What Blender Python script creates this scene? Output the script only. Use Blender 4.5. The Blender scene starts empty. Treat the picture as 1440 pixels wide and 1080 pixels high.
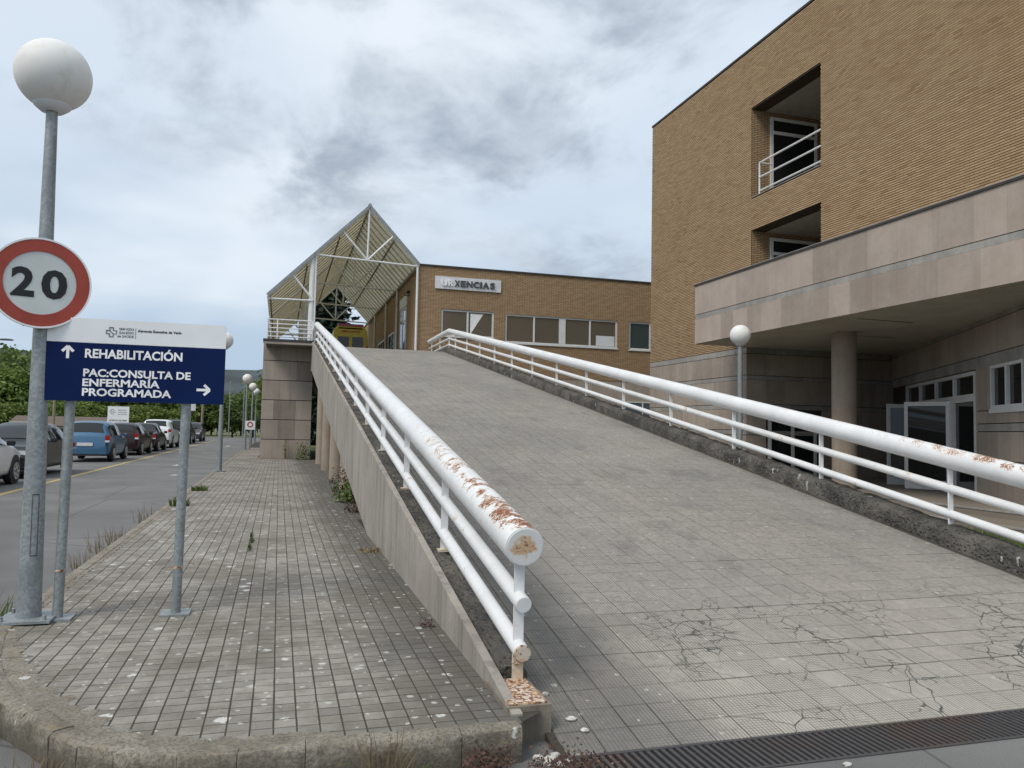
import bpy, math, random
import numpy as np
from mathutils import Vector, Matrix
random.seed(7); rng = np.random.default_rng(7)
S = bpy.context.scene; COL = S.collection
PI = math.pi
def rad(a): return math.radians(a)

# ---------------------------------------------------------------- camera
yaw, pit, rol = rad(16.54), rad(3.29), rad(1.18)
fw = Vector((math.sin(yaw)*math.cos(pit), math.cos(yaw)*math.cos(pit), math.sin(pit)))
rt = Vector((math.cos(yaw), -math.sin(yaw), 0)); up = rt.cross(fw)
r2 = rt*math.cos(rol) + up*math.sin(rol); u2 = -rt*math.sin(rol) + up*math.cos(rol)
cd = bpy.data.cameras.new('camera'); cam = bpy.data.objects.new('camera', cd); COL.objects.link(cam)
m = Matrix((r2, u2, -fw)).transposed().to_4x4(); m.translation = (0, 0, 1.55); cam.matrix_world = m
cd.sensor_width = 36; cd.lens = 1097/1440*36; cd.clip_end = 12000; cd.clip_start = .05
S.camera = cam
# ---------------------------------------------------------------- world
W = bpy.data.worlds.new('World'); S.world = W; W.use_nodes = True
SUN_EL, SUN_AZ = rad(52), rad(-122)      # azimuth measured from +Y towards +X
def build_world():
    nt = W.node_tree; nt.nodes.clear(); N = nt.nodes.new; L = nt.links.new
    out = N('ShaderNodeOutputWorld'); bg = N('ShaderNodeBackground'); L(bg.outputs[0], out.inputs[0])
    sky = N('ShaderNodeTexSky'); sky.sky_type = 'NISHITA'; sky.sun_disc = False
    sky.sun_elevation = SUN_EL; sky.sun_rotation = SUN_AZ; sky.air_density = 1.2; sky.dust_density = 2
    tc = N('ShaderNodeTexCoord'); sep = N('ShaderNodeSeparateXYZ'); L(tc.outputs['Generated'], sep.inputs[0])
    def math_(op, a, b=None, clamp=False):
        n = N('ShaderNodeMath'); n.operation = op; n.use_clamp = clamp
        for i, v in enumerate((a, b)):
            if v is None: continue
            if isinstance(v, (int, float)): n.inputs[i].default_value = v
            else: L(v, n.inputs[i])
        return n.outputs[0]
    z = math_('MAXIMUM', sep.outputs[2], 0.0); zz = math_('ADD', z, .22)
    cx = math_('DIVIDE', sep.outputs[0], zz); cy = math_('DIVIDE', sep.outputs[1], zz)
    cmb = N('ShaderNodeCombineXYZ'); L(cx, cmb.inputs[0]); L(cy, cmb.inputs[1])
    def noise(scale, detail, rough, off, dist=0.0, sx=1, sy=1):
        mp = N('ShaderNodeMapping'); mp.inputs[1].default_value = off; mp.inputs[3].default_value = (sx, sy, 1)
        L(cmb.outputs[0], mp.inputs[0]); n = N('ShaderNodeTexNoise'); n.inputs['Scale'].default_value = scale
        n.inputs['Detail'].default_value = detail; n.inputs['Roughness'].default_value = rough
        n.inputs['Distortion'].default_value = dist; L(mp.outputs[0], n.inputs['Vector']); return n.outputs[0]
    def ramp(v, a, b):
        r = N('ShaderNodeMapRange'); r.interpolation_type = 'SMOOTHSTEP'; r.inputs[1].default_value = a; r.inputs[2].default_value = b
        L(v, r.inputs[0]); return r.outputs[0]
    def mix(f, a, b):
        n = N('ShaderNodeMix'); n.data_type = 'RGBA'
        if isinstance(f, (int, float)): n.inputs[0].default_value = f
        else: L(f, n.inputs[0])
        for i, v in ((6, a), (7, b)):
            if isinstance(v, tuple): n.inputs[i].default_value = (*v, 1)
            else: L(v, n.inputs[i])
        return n.outputs[2]
    # thin high veil: pale above, bluer towards the horizon
    veil = mix(ramp(sep.outputs[2], .0, .42), (.35, .45, .575), (.565, .635, .715))
    s10 = N('ShaderNodeVectorMath'); s10.operation = 'SCALE'; s10.inputs['Scale'].default_value = .1; L(sky.outputs[0], s10.inputs[0])
    base = mix(.88, s10.outputs[0], veil)
    bright = ramp(noise(1.1, 4, .5, (3.1, 1.7, 0)), .42, .72)
    base = mix(math_('MULTIPLY', bright, .6), base, (.70, .745, .79))
    big = ramp(noise(.75, 3, .5, (1.4, 2.0, 4.)), .40, .58)
    fine = ramp(noise(2.3, 7, .56, (2.1, 5.8, 1.), .35, 1.35, 1), .41, .63)
    dark = math_('MULTIPLY', math_('MULTIPLY', big, fine), math_('MULTIPLY', ramp(sep.outputs[2], .06, .24), .85))
    shade = ramp(noise(4.5, 6, .6, (.4, 2.7, 3.), .3, 1.5, 1), .3, .7)
    c = mix(dark, base, mix(shade, (.24, .29, .36), (.42, .475, .54)))
    L(mix(ramp(sep.outputs[2], .16, .0), c, (.36, .455, .575)), bg.inputs[0]); bg.inputs[1].default_value = 1.0
build_world()
sl = bpy.data.lights.new('sun', 'SUN'); sl.energy = 1.5; sl.angle = rad(22); sl.color = (1, .93, .83)
so = bpy.data.objects.new('sun', sl); COL.objects.link(so)
sd = Vector((math.sin(SUN_AZ)*math.cos(SUN_EL), math.cos(SUN_AZ)*math.cos(SUN_EL), math.sin(SUN_EL)))
so.rotation_euler = sd.to_track_quat('Z', 'Y').to_euler(); so.location = (-10, 5, 30)
S.view_settings.view_transform = 'Standard'; S.view_settings.look = 'None'; S.view_settings.exposure = .42
S.cycles.max_bounces = 6; S.cycles.diffuse_bounces = 3; S.cycles.glossy_bounces = 2; S.cycles.transmission_bounces = 3; S.cycles.caustics_reflective = False; S.cycles.caustics_refractive = False
S.view_settings.gamma = 1; S.view_settings.use_curve_mapping = False

# ---------------------------------------------------------------- materials
class NT:
    def __init__(s, name):
        s.m = bpy.data.materials.new(name); s.m.use_nodes = True; s.t = s.m.node_tree
        s.b = s.t.nodes['Principled BSDF']; s.out = s.t.nodes['Material Output']; s.pos = None
    def N(s, k): return s.t.nodes.new(k)
    def L(s, a, b): s.t.links.new(a, b)
    def put(s, v, inp):
        if isinstance(v, tuple): inp.default_value = (*v, 1) if len(v) == 3 and inp.type == 'RGBA' else v
        elif isinstance(v, (int, float)): inp.default_value = v
        else: s.L(v, inp)
    def P(s, scale=(1, 1, 1), off=(0, 0, 0)):
        if s.pos is None: s.pos = s.N('ShaderNodeNewGeometry').outputs['Position']
        mp = s.N('ShaderNodeMapping'); s.L(s.pos, mp.inputs[0]); mp.inputs[3].default_value = scale; mp.inputs[1].default_value = off
        return mp.outputs[0]
    def noise(s, scale, detail=4, rough=.55, vec=None, dist=0):
        n = s.N('ShaderNodeTexNoise'); s.L(vec or s.P(), n.inputs['Vector']); n.inputs['Scale'].default_value = scale
        n.inputs['Detail'].default_value = detail; n.inputs['Roughness'].default_value = rough; n.inputs['Distortion'].default_value = dist
        return n.outputs[0]
    def vor(s, scale, feature='F1', vec=None, out=0):
        n = s.N('ShaderNodeTexVoronoi'); n.feature = feature; s.L(vec or s.P(), n.inputs['Vector']); n.inputs['Scale'].default_value = scale
        return n.outputs[out]
    def rng(s, v, a, b, c=0, d=1, smooth=True):
        r = s.N('ShaderNodeMapRange'); r.interpolation_type = 'SMOOTHSTEP' if smooth else 'LINEAR'
        for i, q in enumerate((v, a, b, c, d)): s.put(q, r.inputs[i])
        return r.outputs[0]
    def mth(s, op, a, b=0.0, c=None):
        n = s.N('ShaderNodeMath'); n.operation = op; s.put(a, n.inputs[0]); s.put(b, n.inputs[1])
        if c is not None: s.put(c, n.inputs[2])
        return n.outputs[0]
    def mix(s, f, a, b, mode='MIX'):
        n = s.N('ShaderNodeMix'); n.data_type = 'RGBA'; n.blend_type = mode
        s.put(f, n.inputs[0]); s.put(a, n.inputs[6]); s.put(b, n.inputs[7]); return n.outputs[2]
    def axis(s, i):
        if s.pos is None: s.P()
        x = s.N('ShaderNodeSeparateXYZ'); s.L(s.pos, x.inputs[0]); return x.outputs[i]
    def rnd(s):
        a = s.N('ShaderNodeAttribute'); a.attribute_name = 'rnd'; o = s.N('ShaderNodeObjectInfo')
        return s.mth('FRACT', s.mth('ADD', a.outputs['Fac'], o.outputs['Random']))
    def bump(s, h, strength=.3, dist=.01):
        b = s.N('ShaderNodeBump'); b.inputs['Strength'].default_value = strength; b.inputs['Distance'].default_value = dist
        s.L(h, b.inputs['Height']); s.L(b.outputs[0], s.b.inputs['Normal'])
    def done(s, col, rough=.8, metal=0.0, spec=None):
        s.put(col, s.b.inputs['Base Color']); s.put(rough, s.b.inputs['Roughness']); s.put(metal, s.b.inputs['Metallic'])
        if spec is not None: s.b.inputs['Specular IOR Level'].default_value = spec
        return s.m
MAT = {}
def plain(name, col, rough=.5, metal=0, var=.12, scale=6, spec=None):
    n = NT(name); f = n.noise(scale, 4, .6)
    c = n.mix(n.rng(f, .3, .7), tuple(x*(1-var) for x in col), tuple(min(1, x*(1+var)) for x in col))
    MAT[name] = n.done(c, rough, metal, spec); return MAT[name]
def concrete(name, c1, c2, streak=.35, dark=(.05, .045, .04), fine=60, rnd=.0, rough=.9, bump=.25):
    n = NT(name); f = n.noise(1.3, 5, .6); g = n.noise(fine, 3, .6)
    c = n.mix(n.rng(f, .32, .68), c1, c2)
    c = n.mix(n.mth('MULTIPLY', n.rng(n.noise(7, 6, .7), .45, .7), .3), c, tuple(x*.68 for x in c1))
    st = n.rng(n.noise(1, 6, .7, n.P((6.5, 6.5, .4))), .44, .72)
    c = n.mix(n.mth('MULTIPLY', st, streak), c, dark)
    c = n.mix(n.mth('MULTIPLY', n.rng(g, .35, .75), .28), c, tuple(x*.55 for x in c1))
    if rnd:
        r = n.rnd(); c = n.mix(rnd, c, n.mix(r, tuple(x*.55 for x in c1), tuple(min(1, x*1.45) for x in c2)))
    n.bump(g, bump, .006); MAT[name] = n.done(c, rough); return MAT[name]

concrete('beam_concrete', (.335, .30, .26), (.43, .39, .34), .75, (.15, .14, .125))
concrete('pier_stone', (.33, .275, .23), (.41, .355, .305), .45, (.09, .08, .075), rnd=.38)
concrete('column_concrete', (.33, .27, .215), (.40, .335, .27), .2, (.16, .13, .1))
concrete('fascia_stone', (.37, .30, .25), (.46, .385, .33), .28, (.22, .2, .185), rnd=.3)
concrete('plinth_stone', (.35, .295, .245), (.43, .365, .31), .4, (.14, .12, .11), rnd=.2)
concrete('granite_band', (.29, .277, .255), (.42, .40, .37), .2, (.1, .1, .1), fine=34)
concrete('soffit_plaster', (.42, .405, .35), (.50, .485, .42), .1, (.12, .12, .1))
concrete('block_concrete', (.22, .19, .15), (.32, .27, .21), .6, (.05, .045, .035))
plain('dark_joint', (.05, .043, .037), .95)
plain('coping_metal', (.06, .055, .05), .6, .3)
plain('white_frame', (.70, .71, .70), .4, 0, .06)
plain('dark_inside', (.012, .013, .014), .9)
plain('black_plastic', (.018, .018, .02), .5)
plain('tyre', (.022, .022, .023), .85)
plain('alloy', (.55, .56, .57), .32, .7)
plain('chrome_strip', (.6, .6, .6), .2, .9)
plain('lamp_red', (.36, .018, .014), .2)
plain('lamp_clear', (.7, .72, .74), .12)
plain('plate_white', (.72, .72, .70), .4)
plain('yellow_paint', (.62, .50, .02), .35)
plain('sign_white', (.84, .86, .87), .45, 0, .04, 3)
plain('sign_blue', (.002, .013, .075), .45, 0, .1, 3, .15)
plain('sign_red', (.36, .052, .03), .5, 0, .12, 8)
plain('sign_face', (.64, .68, .66), .5, 0, .06, 5)
plain('ink_black', (.008, .008, .009), .5)
plain('ink_grey', (.07, .075, .085), .6)
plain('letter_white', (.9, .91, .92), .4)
plain('panel_grey', (.70, .72, .75), .45, 0, .05, 3)
plain('bark', (.085, .065, .05), .95, 0, .35, 12)
plain('wood_pole', (.26, .22, .17), .9, 0, .25, 6)
plain('hill_wood', (.050, .066, .070), 1, 0, .35, .012)
plain('roof_tile', (.13, .10, .08), .85)
plain('house_wall', (.45, .43, .39), .8)
plain('poster_blue', (.10, .34, .52), .5)
plain('stripe_red', (.45, .04, .04), .6)
plain('ceil_wood', (.30, .28, .25), .8)
plain('pebble', (.55, .53, .49), .9, 0, .3, 30)
plain('blind_and_reflection', (.16, .135, .10), .7, 0, .1, 3)

def mat_glass(name, col=(.015, .018, .018), rough=.04):
    n = NT(name); MAT[name] = n.done(col, rough, 0); n.b.inputs['IOR'].default_value = 1.5; return MAT[name]
mat_glass('glass'); mat_glass('glass_brown_reflection', (.13, .112, .085), .08); mat_glass('glass_tint', (.05, .07, .075)); mat_glass('car_glass', (.02, .024, .026), .03)  # glass_brown_reflection carries the panes' brownish reflection in its base colour
def mat_glass_clear():
    n = NT('glass_clear'); n.done((.75, .82, .82), .02); n.b.inputs['Transmission Weight'].default_value = 1; n.b.inputs['IOR'].default_value = 1.05
    MAT['glass_clear'] = n.m
mat_glass_clear()

def mat_asphalt():
    n = NT('asphalt'); g = n.noise(140, 3, .7); f = n.noise(.5, 5, .6); sp = n.vor(170)
    c = n.mix(n.rng(f, .3, .7), (.145, .142, .138), (.205, .20, .193))
    c = n.mix(n.mth('MULTIPLY', n.rng(g, .4, .7), .45), c, (.08, .08, .08))
    c = n.mix(n.mth('MULTIPLY', n.rng(sp, .2, .05), .35), c, (.32, .31, .30))
    pat = n.rng(n.noise(.23, 3, .5, n.P((1, .25, 1))), .55, .6); c = n.mix(n.mth('MULTIPLY', pat, .25), c, (.07, .07, .07))
    ck = n.rng(n.vor(.33, 'DISTANCE_TO_EDGE', n.P()), .006, .0); c = n.mix(n.mth('MULTIPLY', ck, .5), c, (.03, .03, .03))
    n.bump(n.mth('ADD', g, sp), .35, .008); MAT['asphalt'] = n.done(c, .88)
mat_asphalt()
def lichen(n, c, scale=7, thr=.62, size=.17, col=(.62, .62, .58), amt=.85):
    wob = n.noise(48, 4, .7); v = n.N('ShaderNodeTexVoronoi'); n.L(n.P((1, 1, .3)), v.inputs['Vector']); v.inputs['Scale'].default_value = scale
    v.inputs['Randomness'].default_value = 1
    sx = n.N('ShaderNodeSeparateColor'); n.L(v.outputs['Color'], sx.inputs[0])
    rad_ = n.mth('MULTIPLY', n.mth('MULTIPLY', sx.outputs[1], size), n.mth('GREATER_THAN', sx.outputs[0], thr))
    d = n.mth('ADD', v.outputs['Distance'], n.mth('MULTIPLY', n.mth('SUBTRACT', wob, .5), .46))
    m_ = n.rng(n.mth('SUBTRACT', d, rad_), .0, -.05)
    return n.mix(n.mth('MULTIPLY', m_, amt), c, col)
def mat_pavers():
    n = NT('paver'); r = n.rnd(); f = n.noise(.55, 4, .6); g = n.noise(90, 4, .7); mid = n.noise(7, 5, .65)
    c = n.mix(n.rng(f, .3, .7), (.25, .235, .208), (.335, .317, .285))
    c = n.mix(.5, c, n.mix(r, (.18, .162, .138), (.38, .35, .30)))
    c = n.mix(n.mth('MULTIPLY', n.rng(mid, .45, .7), .55), c, (.13, .112, .088))
    c = n.mix(n.mth('MULTIPLY', n.rng(g, .45, .75), .35), c, (.12, .11, .1))
    # damp grime beside the ramp wall
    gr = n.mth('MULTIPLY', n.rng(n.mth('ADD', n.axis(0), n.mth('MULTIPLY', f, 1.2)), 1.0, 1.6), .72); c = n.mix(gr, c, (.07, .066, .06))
    c = n.mix(n.mth('MULTIPLY', n.rng(n.noise(1.1, 6, .7, n.P((1, 1, 1), (9, 4, 0))), .43, .62), .58), c, (.125, .108, .085))
    c = lichen(n, c, 6.0, .42, .26)
    c = lichen(n, c, 17, .55, .34, (.52, .51, .47), .75)
    n.bump(g, .35, .006); MAT['paver'] = n.done(c, .92)
mat_pavers()
def mat_joint():
    n = NT('paving_bed'); g = n.noise(40, 4, .7); c = n.mix(g, (.03, .026, .02), (.085, .074, .058))
    w = n.rng(n.noise(3.5, 4, .6), .6, .75); c = n.mix(n.mth('MULTIPLY', w, .6), c, (.06, .07, .02)); n.bump(g, .6, .01)
    MAT['paving_bed'] = n.done(c, 1)
mat_joint()
def mat_ramp():
    n = NT('ramp_tile'); r = n.rnd(); f = n.noise(.45, 5, .6); g = n.noise(110, 3, .7); mid = n.noise(3, 6, .65)
    c = n.mix(n.rng(f, .3, .7), (.29, .27, .236), (.40, .372, .328))
    c = n.mix(.26, c, n.mix(r, (.16, .152, .14), (.36, .335, .295)))
    tan = n.rng(n.noise(.6, 5, .65, n.P((1.6, .5, 1), (7, 3, 0))), .48, .64); c = n.mix(n.mth('MULTIPLY', tan, .42), c, (.40, .345, .28))
    c = n.mix(n.mth('MULTIPLY', n.rng(mid, .46, .72), .34), c, (.16, .15, .138))
    sp = n.noise(21, 5, .75); c = n.mix(n.mth('MULTIPLY', n.rng(sp, .44, .68), .55), c, (.115, .105, .092)); c = n.mix(n.mth('MULTIPLY', n.rng(sp, .46, .30), .4), c, (.44, .41, .36))
    # black grime along both kerbs
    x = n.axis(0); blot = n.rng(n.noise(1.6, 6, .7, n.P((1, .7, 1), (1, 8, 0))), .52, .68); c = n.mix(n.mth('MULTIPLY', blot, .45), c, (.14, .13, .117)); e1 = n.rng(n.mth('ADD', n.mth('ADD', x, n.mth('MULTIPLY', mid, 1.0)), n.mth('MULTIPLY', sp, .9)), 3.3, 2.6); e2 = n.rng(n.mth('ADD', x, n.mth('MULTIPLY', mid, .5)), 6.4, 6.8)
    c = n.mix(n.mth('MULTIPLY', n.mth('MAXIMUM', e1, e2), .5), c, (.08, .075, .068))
    # paler area near the foot of the ramp
    y = n.axis(1); near = n.rng(n.mth('ADD', y, n.mth('MULTIPLY', f, 3)), 8.2, 4.6)
    c = n.mix(n.mth('MULTIPLY', n.mth('MULTIPLY', near, n.rng(x, 1.9, 2.6)), .62), c, (.50, .46, .395))
    # cracks
    wv = n.N('ShaderNodeVectorMath'); wv.operation = 'ADD'; nz = n.N('ShaderNodeTexNoise'); nz.inputs['Scale'].default_value = 3.5; nz.inputs['Detail'].default_value = 5
    n.L(n.P(), nz.inputs['Vector']); sc = n.N('ShaderNodeVectorMath'); sc.operation = 'SCALE'; sc.inputs['Scale'].default_value = .17
    n.L(nz.outputs['Color'], sc.inputs[0]); n.L(n.P(), wv.inputs[0]); n.L(sc.outputs[0], wv.inputs[1])
    d1 = n.vor(1.7, 'DISTANCE_TO_EDGE', wv.outputs[0]); d2 = n.vor(7.5, 'DISTANCE_TO_EDGE', wv.outputs[0])
    zone = n.rng(n.noise(.8, 3, .5, n.P((1, 1, 0), (2.2, .6, 0))), .45, .54); zone2 = n.rng(n.noise(1.5, 3, .5, n.P((1, 1, 0), (5, 2, 0))), .50, .58)
    nr = n.mth('MULTIPLY', n.rng(y, 6.0, 4.7), n.rng(x, 2.0, 2.7))
    ck = n.mth('MAXIMUM', n.mth('MULTIPLY', n.rng(d1, .0085, .002), zone), n.mth('MULTIPLY', n.rng(d2, .045, .01), zone2))
    ck = n.mth('MULTIPLY', ck, nr); c = n.mix(n.mth('MULTIPLY', ck, .92), c, (.03, .035, .028))
    c = n.mix(n.mth('MULTIPLY', n.rng(g, .5, .75), .3), c, (.13, .125, .12))
    c = lichen(n, c, 9, .78, .22, (.55, .54, .5), .8); c = lichen(n, c, 21, .84, .34, (.50, .49, .46), .8)
    # anti-slip ribs: fine grooves up the slope, studded on some tiles
    wx = n.mth('SINE', n.mth('MULTIPLY', x, 2*PI/.022)); wy = n.mth('SINE', n.mth('MULTIPLY', y, 2*PI/.022))
    stud = n.mth('GREATER_THAN', r, .55); h = n.mth('ADD', wx, n.mth('MULTIPLY', wy, stud))
    worn = n.rng(mid, .66, .5, .3, 1)
    h = n.mth('MULTIPLY', n.mth('MULTIPLY', h, worn), .0016)
    c = n.mix(n.mth('MULTIPLY', n.mth('MULTIPLY', n.rng(wy, -.1, -.8), stud), .4), c, (.12, .112, .1))
    c = n.mix(n.mth('MULTIPLY', n.rng(n.mth('MULTIPLY', wx, worn), -.1, -.8), .62), c, (.12, .115, .11))
    hh = n.mth('ADD', n.mth('MULTIPLY', n.mth('ADD', wx, n.mth('MULTIPLY', wy, stud)), .0012), n.mth('MULTIPLY', g, .002))
    n.bump(hh, .6, 1.0); MAT['ramp_tile'] = n.done(c, .85)
mat_ramp()
def mat_kerb():
    n = NT('mossy_kerb'); g = n.noise(28, 6, .75); f = n.noise(3, 5, .65); v = n.rng(n.vor(26), .1, .5)
    c = n.mix(n.rng(f, .35, .7), (.06, .056, .05), (.165, .152, .132)); c = n.mix(n.mth('MULTIPLY', n.rng(g, .5, .7), .6), c, (.26, .245, .22))
    c = n.mix(n.mth('MULTIPLY', n.rng(n.noise(9, 4, .6, n.P((1, 1, 1), (4, 4, 4))), .58, .7), .5), c, (.06, .07, .03))
    c = lichen(n, c, 11, .7, .26, (.55, .54, .5), .8); n.bump(n.mth('ADD', g, v), .9, .03); MAT['mossy_kerb'] = n.done(c, 1)
    n = NT('kerb_stone'); g = n.noise(60, 5, .75); f = n.noise(4, 5, .65)
    c = n.mix(n.rng(f, .35, .65), (.25, .22, .175), (.35, .315, .26)); c = n.mix(n.mth('MULTIPLY', n.rng(g, .42, .62), .75), c, (.12, .105, .08))
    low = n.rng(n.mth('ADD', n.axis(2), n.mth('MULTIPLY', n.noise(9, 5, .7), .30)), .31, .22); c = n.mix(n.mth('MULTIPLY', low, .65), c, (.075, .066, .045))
    c = n.mix(n.mth('MULTIPLY', n.rng(n.noise(11, 4, .6), .6, .7), .35), c, (.32, .25, .1))
    c = lichen(n, c, 8, .75, .25, (.62, .62, .58)); n.bump(g, .8, .012); MAT['kerb_stone'] = n.done(c, 1)
mat_kerb()
def mat_brick(name, tex=False, axis='Y'):
    n = NT(name); f = n.noise(.35, 4, .6); g = n.noise(70, 3, .7)
    a, b, d = (.375, .248, .138), (.47, .33, .195), (.33, .21, .11)
    if tex:
        sx = n.N('ShaderNodeSeparateXYZ'); n.P(); n.L(n.pos, sx.inputs[0]); cb = n.N('ShaderNodeCombineXYZ')
        n.L(sx.outputs[1 if axis == 'Y' else 0], cb.inputs[0]); n.L(sx.outputs[2], cb.inputs[1])
        bt = n.N('ShaderNodeTexBrick'); n.L(cb.outputs[0], bt.inputs['Vector']); bt.inputs['Scale'].default_value = 1
        bt.inputs['Brick Width'].default_value = .25; bt.inputs['Row Height'].default_value = .06; bt.inputs['Mortar Size'].default_value = .008
        bt.inputs['Mortar Smooth'].default_value = .1; bt.inputs['Bias'].default_value = 0
        bt.inputs['Color1'].default_value = (*a, 1); bt.inputs['Color2'].default_value = (*b, 1); bt.inputs['Mortar'].default_value = (.06, .036, .018, 1)
        c = bt.outputs['Color']; n.bump(n.mth('SUBTRACT', 1.0, bt.outputs['Fac']), .6, .008)
    else:
        r = n.rnd(); c = n.mix(r, a, b); c = n.mix(n.rng(r, .965, .975), c, d); n.bump(g, .3, .004)
    pale = n.rng(n.noise(.3, 4, .6, n.P((.5, .5, 1.6), (3, 9, 2))), .58, .75); c = n.mix(n.mth('MULTIPLY', pale, .3), c, (.46, .34, .22))
    c = n.mix(n.mth('MULTIPLY', n.rng(f, .45, .7), .16), c, (.28, .16, .075))
    MAT[name] = n.done(c, .88)
mat_brick('brick'); mat_brick('brick_x', True, 'X'); mat_brick('brick_y', True, 'Y'); plain('mortar', (.032, .019, .010), .95)
def mat_rail(name, y0=None, y1=None, heavy=.5):
    n = NT(name); f = n.noise(2.2, 5, .65); g = n.mth('ADD', n.mth('MULTIPLY', n.noise(105, 4, .65, n.P((.6, 1.3, .6))), .72), n.mth('MULTIPLY', n.noise(13, 4, .6), .28)); gr = n.noise(14, 5, .6)
    c = n.mix(n.rng(f, .3, .7), (.70, .71, .71), (.80, .81, .81))
    c = n.mix(n.mth('MULTIPLY', n.rng(gr, .5, .75), .22), c, (.50, .47, .42))
    nz = n.N('ShaderNodeSeparateXYZ'); ge = n.N('ShaderNodeNewGeometry'); n.L(ge.outputs['Normal'], nz.inputs[0])
    y = n.axis(1)
    if y0 is None: mask = n.rng(f, .56, .70, 0, .9)
    else:
        mask = n.mth('MULTIPLY', n.rng(y, y1, y0), n.rng(nz.outputs[2], -.1, .75))
        mask = n.mth('MULTIPLY', mask, n.rng(n.noise(7, 4, .65), .34, .60))
    thr = n.mth('SUBTRACT', .76, n.mth('MULTIPLY', mask, .33*heavy**.4))
    stain = n.rng(n.mth('SUBTRACT', g, n.mth('SUBTRACT', thr, .10)), 0, .12)
    c = n.mix(n.mth('MULTIPLY', stain, .7), c, (.60, .40, .22))
    rust = n.rng(n.mth('SUBTRACT', g, thr), 0, .03); c = n.mix(rust, c, n.mix(n.noise(60, 3, .6), (.09, .03, .015), (.34, .13, .05)))
    chip = n.rng(n.vor(19, 'F1', n.P((1, .6, 1))), .07, .05); cm = n.mth('MULTIPLY', chip, n.rng(gr, .58, .62)); c = n.mix(cm, c, (.10, .05, .03))
    n.bump(g, .12, .004); MAT[name] = n.done(c, n.mth('ADD', .38, n.mth('MULTIPLY', rust, .5)))
mat_rail('rail_white'); mat_rail('rail_left_top', 4.0, 10.5, 1.0); mat_rail('rail_right_top', 5.0, 9.2, 1.0)
def mat_rusty(name, amt):
    n = NT(name); g = n.noise(45, 5, .7); f = n.noise(9, 4, .6)
    c = n.mix(n.rng(f, .4, .65), (.66, .60, .50), (.60, .42, .24)); c = n.mix(n.rng(g, amt, amt+.12), c, (.20, .065, .03)); n.bump(g, .4, .006)
    MAT[name] = n.done(c, .75)
mat_rusty('rusty_white', .56)
def mat_cap():
    n = NT('end_cap_paint'); tc = n.N('ShaderNodeTexCoord'); v = n.N('ShaderNodeVectorMath'); v.operation = 'DISTANCE'; n.L(tc.outputs['Generated'], v.inputs[0]); v.inputs[1].default_value = (.5, .5, .55)
    g = n.noise(60, 5, .7); f = n.noise(22, 4, .6); d = n.mth('ADD', v.outputs['Value'], n.mth('MULTIPLY', n.mth('SUBTRACT', f, .5), .9))
    c = n.mix(n.rng(d, .46, .22, 0, .8), (.76, .76, .74), (.62, .38, .17)); c = n.mix(n.mth('MULTIPLY', n.rng(d, .36, .2), n.rng(g, .52, .6)), c, (.22, .08, .03)); MAT['end_cap_paint'] = n.done(c, .5)
mat_cap(); mat_rusty('rust_plate', .44)
def mat_galv():
    n = NT('galvanised'); v = n.N('ShaderNodeTexVoronoi'); n.L(n.P(), v.inputs['Vector']); v.inputs['Scale'].default_value = 55
    f = n.noise(7, 5, .6, n.P((1, 1, .5))); sx = n.N('ShaderNodeSeparateColor'); n.L(v.outputs['Color'], sx.inputs[0])
    c = n.mix(sx.outputs[0], (.24, .27, .28), (.37, .40, .41)); c = n.mix(n.mth('MULTIPLY', n.rng(f, .4, .7), .6), c, (.20, .215, .215))
    MAT['galvanised'] = n.done(c, .55, .35)
mat_galv()
def mat_globe():
    n = NT('lamp_globe'); f = n.noise(5, 4, .6)
    lowz = n.N('ShaderNodeTexCoord'); s = n.N('ShaderNodeSeparateXYZ'); n.L(lowz.outputs['Generated'], s.inputs[0])
    d = n.rng(n.noise(9, 5, .7), .48, .7); c = n.mix(n.mth('MULTIPLY', d, .35), (.80, .80, .78), (.58, .55, .46))
    MAT['lamp_globe'] = n.done(c, .55, 0, .2); n.b.inputs['Subsurface Weight'].default_value = .3; n.b.inputs['Subsurface Radius'].default_value = (.1, .1, .1)
mat_globe()
def mat_sheet():
    n = NT('canopy_sheet'); f = n.noise(1.2, 5, .6); g = n.noise(6, 4, .6)
    c = n.mix(n.rng(f, .3, .7), (.72, .69, .58), (.80, .77, .67)); c = n.mix(n.mth('MULTIPLY', n.rng(g, .5, .7), .3), c, (.40, .35, .23))
    n.done(c, .55); t = n.N('ShaderNodeBsdfTranslucent'); n.L(c, t.inputs[0]); mx = n.N('ShaderNodeMixShader'); mx.inputs[0].default_value = .62
    n.L(n.b.outputs[0], mx.inputs[1]); n.L(t.outputs[0], mx.inputs[2]); n.L(mx.outputs[0], n.out.inputs[0]); MAT['canopy_sheet'] = n.m
mat_sheet()
def mat_leaf(name, a, b, trans=.25):
    n = NT(name); r = n.rnd(); f = n.noise(.5, 3, .6); c = n.mix(r, a, b); c = n.mix(n.mth('MULTIPLY', n.rng(f, .35, .65), .4), c, tuple(x*.6 for x in a))
    n.done(c, .6); t = n.N('ShaderNodeBsdfTranslucent'); n.L(c, t.inputs[0]); mx = n.N('ShaderNodeMixShader'); mx.inputs[0].default_value = trans
    n.L(n.b.outputs[0], mx.inputs[1]); n.L(t.outputs[0], mx.inputs[2]); n.L(mx.outputs[0], n.out.inputs[0]); MAT[name] = n.m
mat_leaf('leaf_mid', (.095, .155, .026), (.21, .285, .058)); mat_leaf('leaf_dark', (.07, .12, .025), (.15, .215, .046)); mat_leaf('leaf_light', (.11, .16, .025), (.21, .265, .06))
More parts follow.
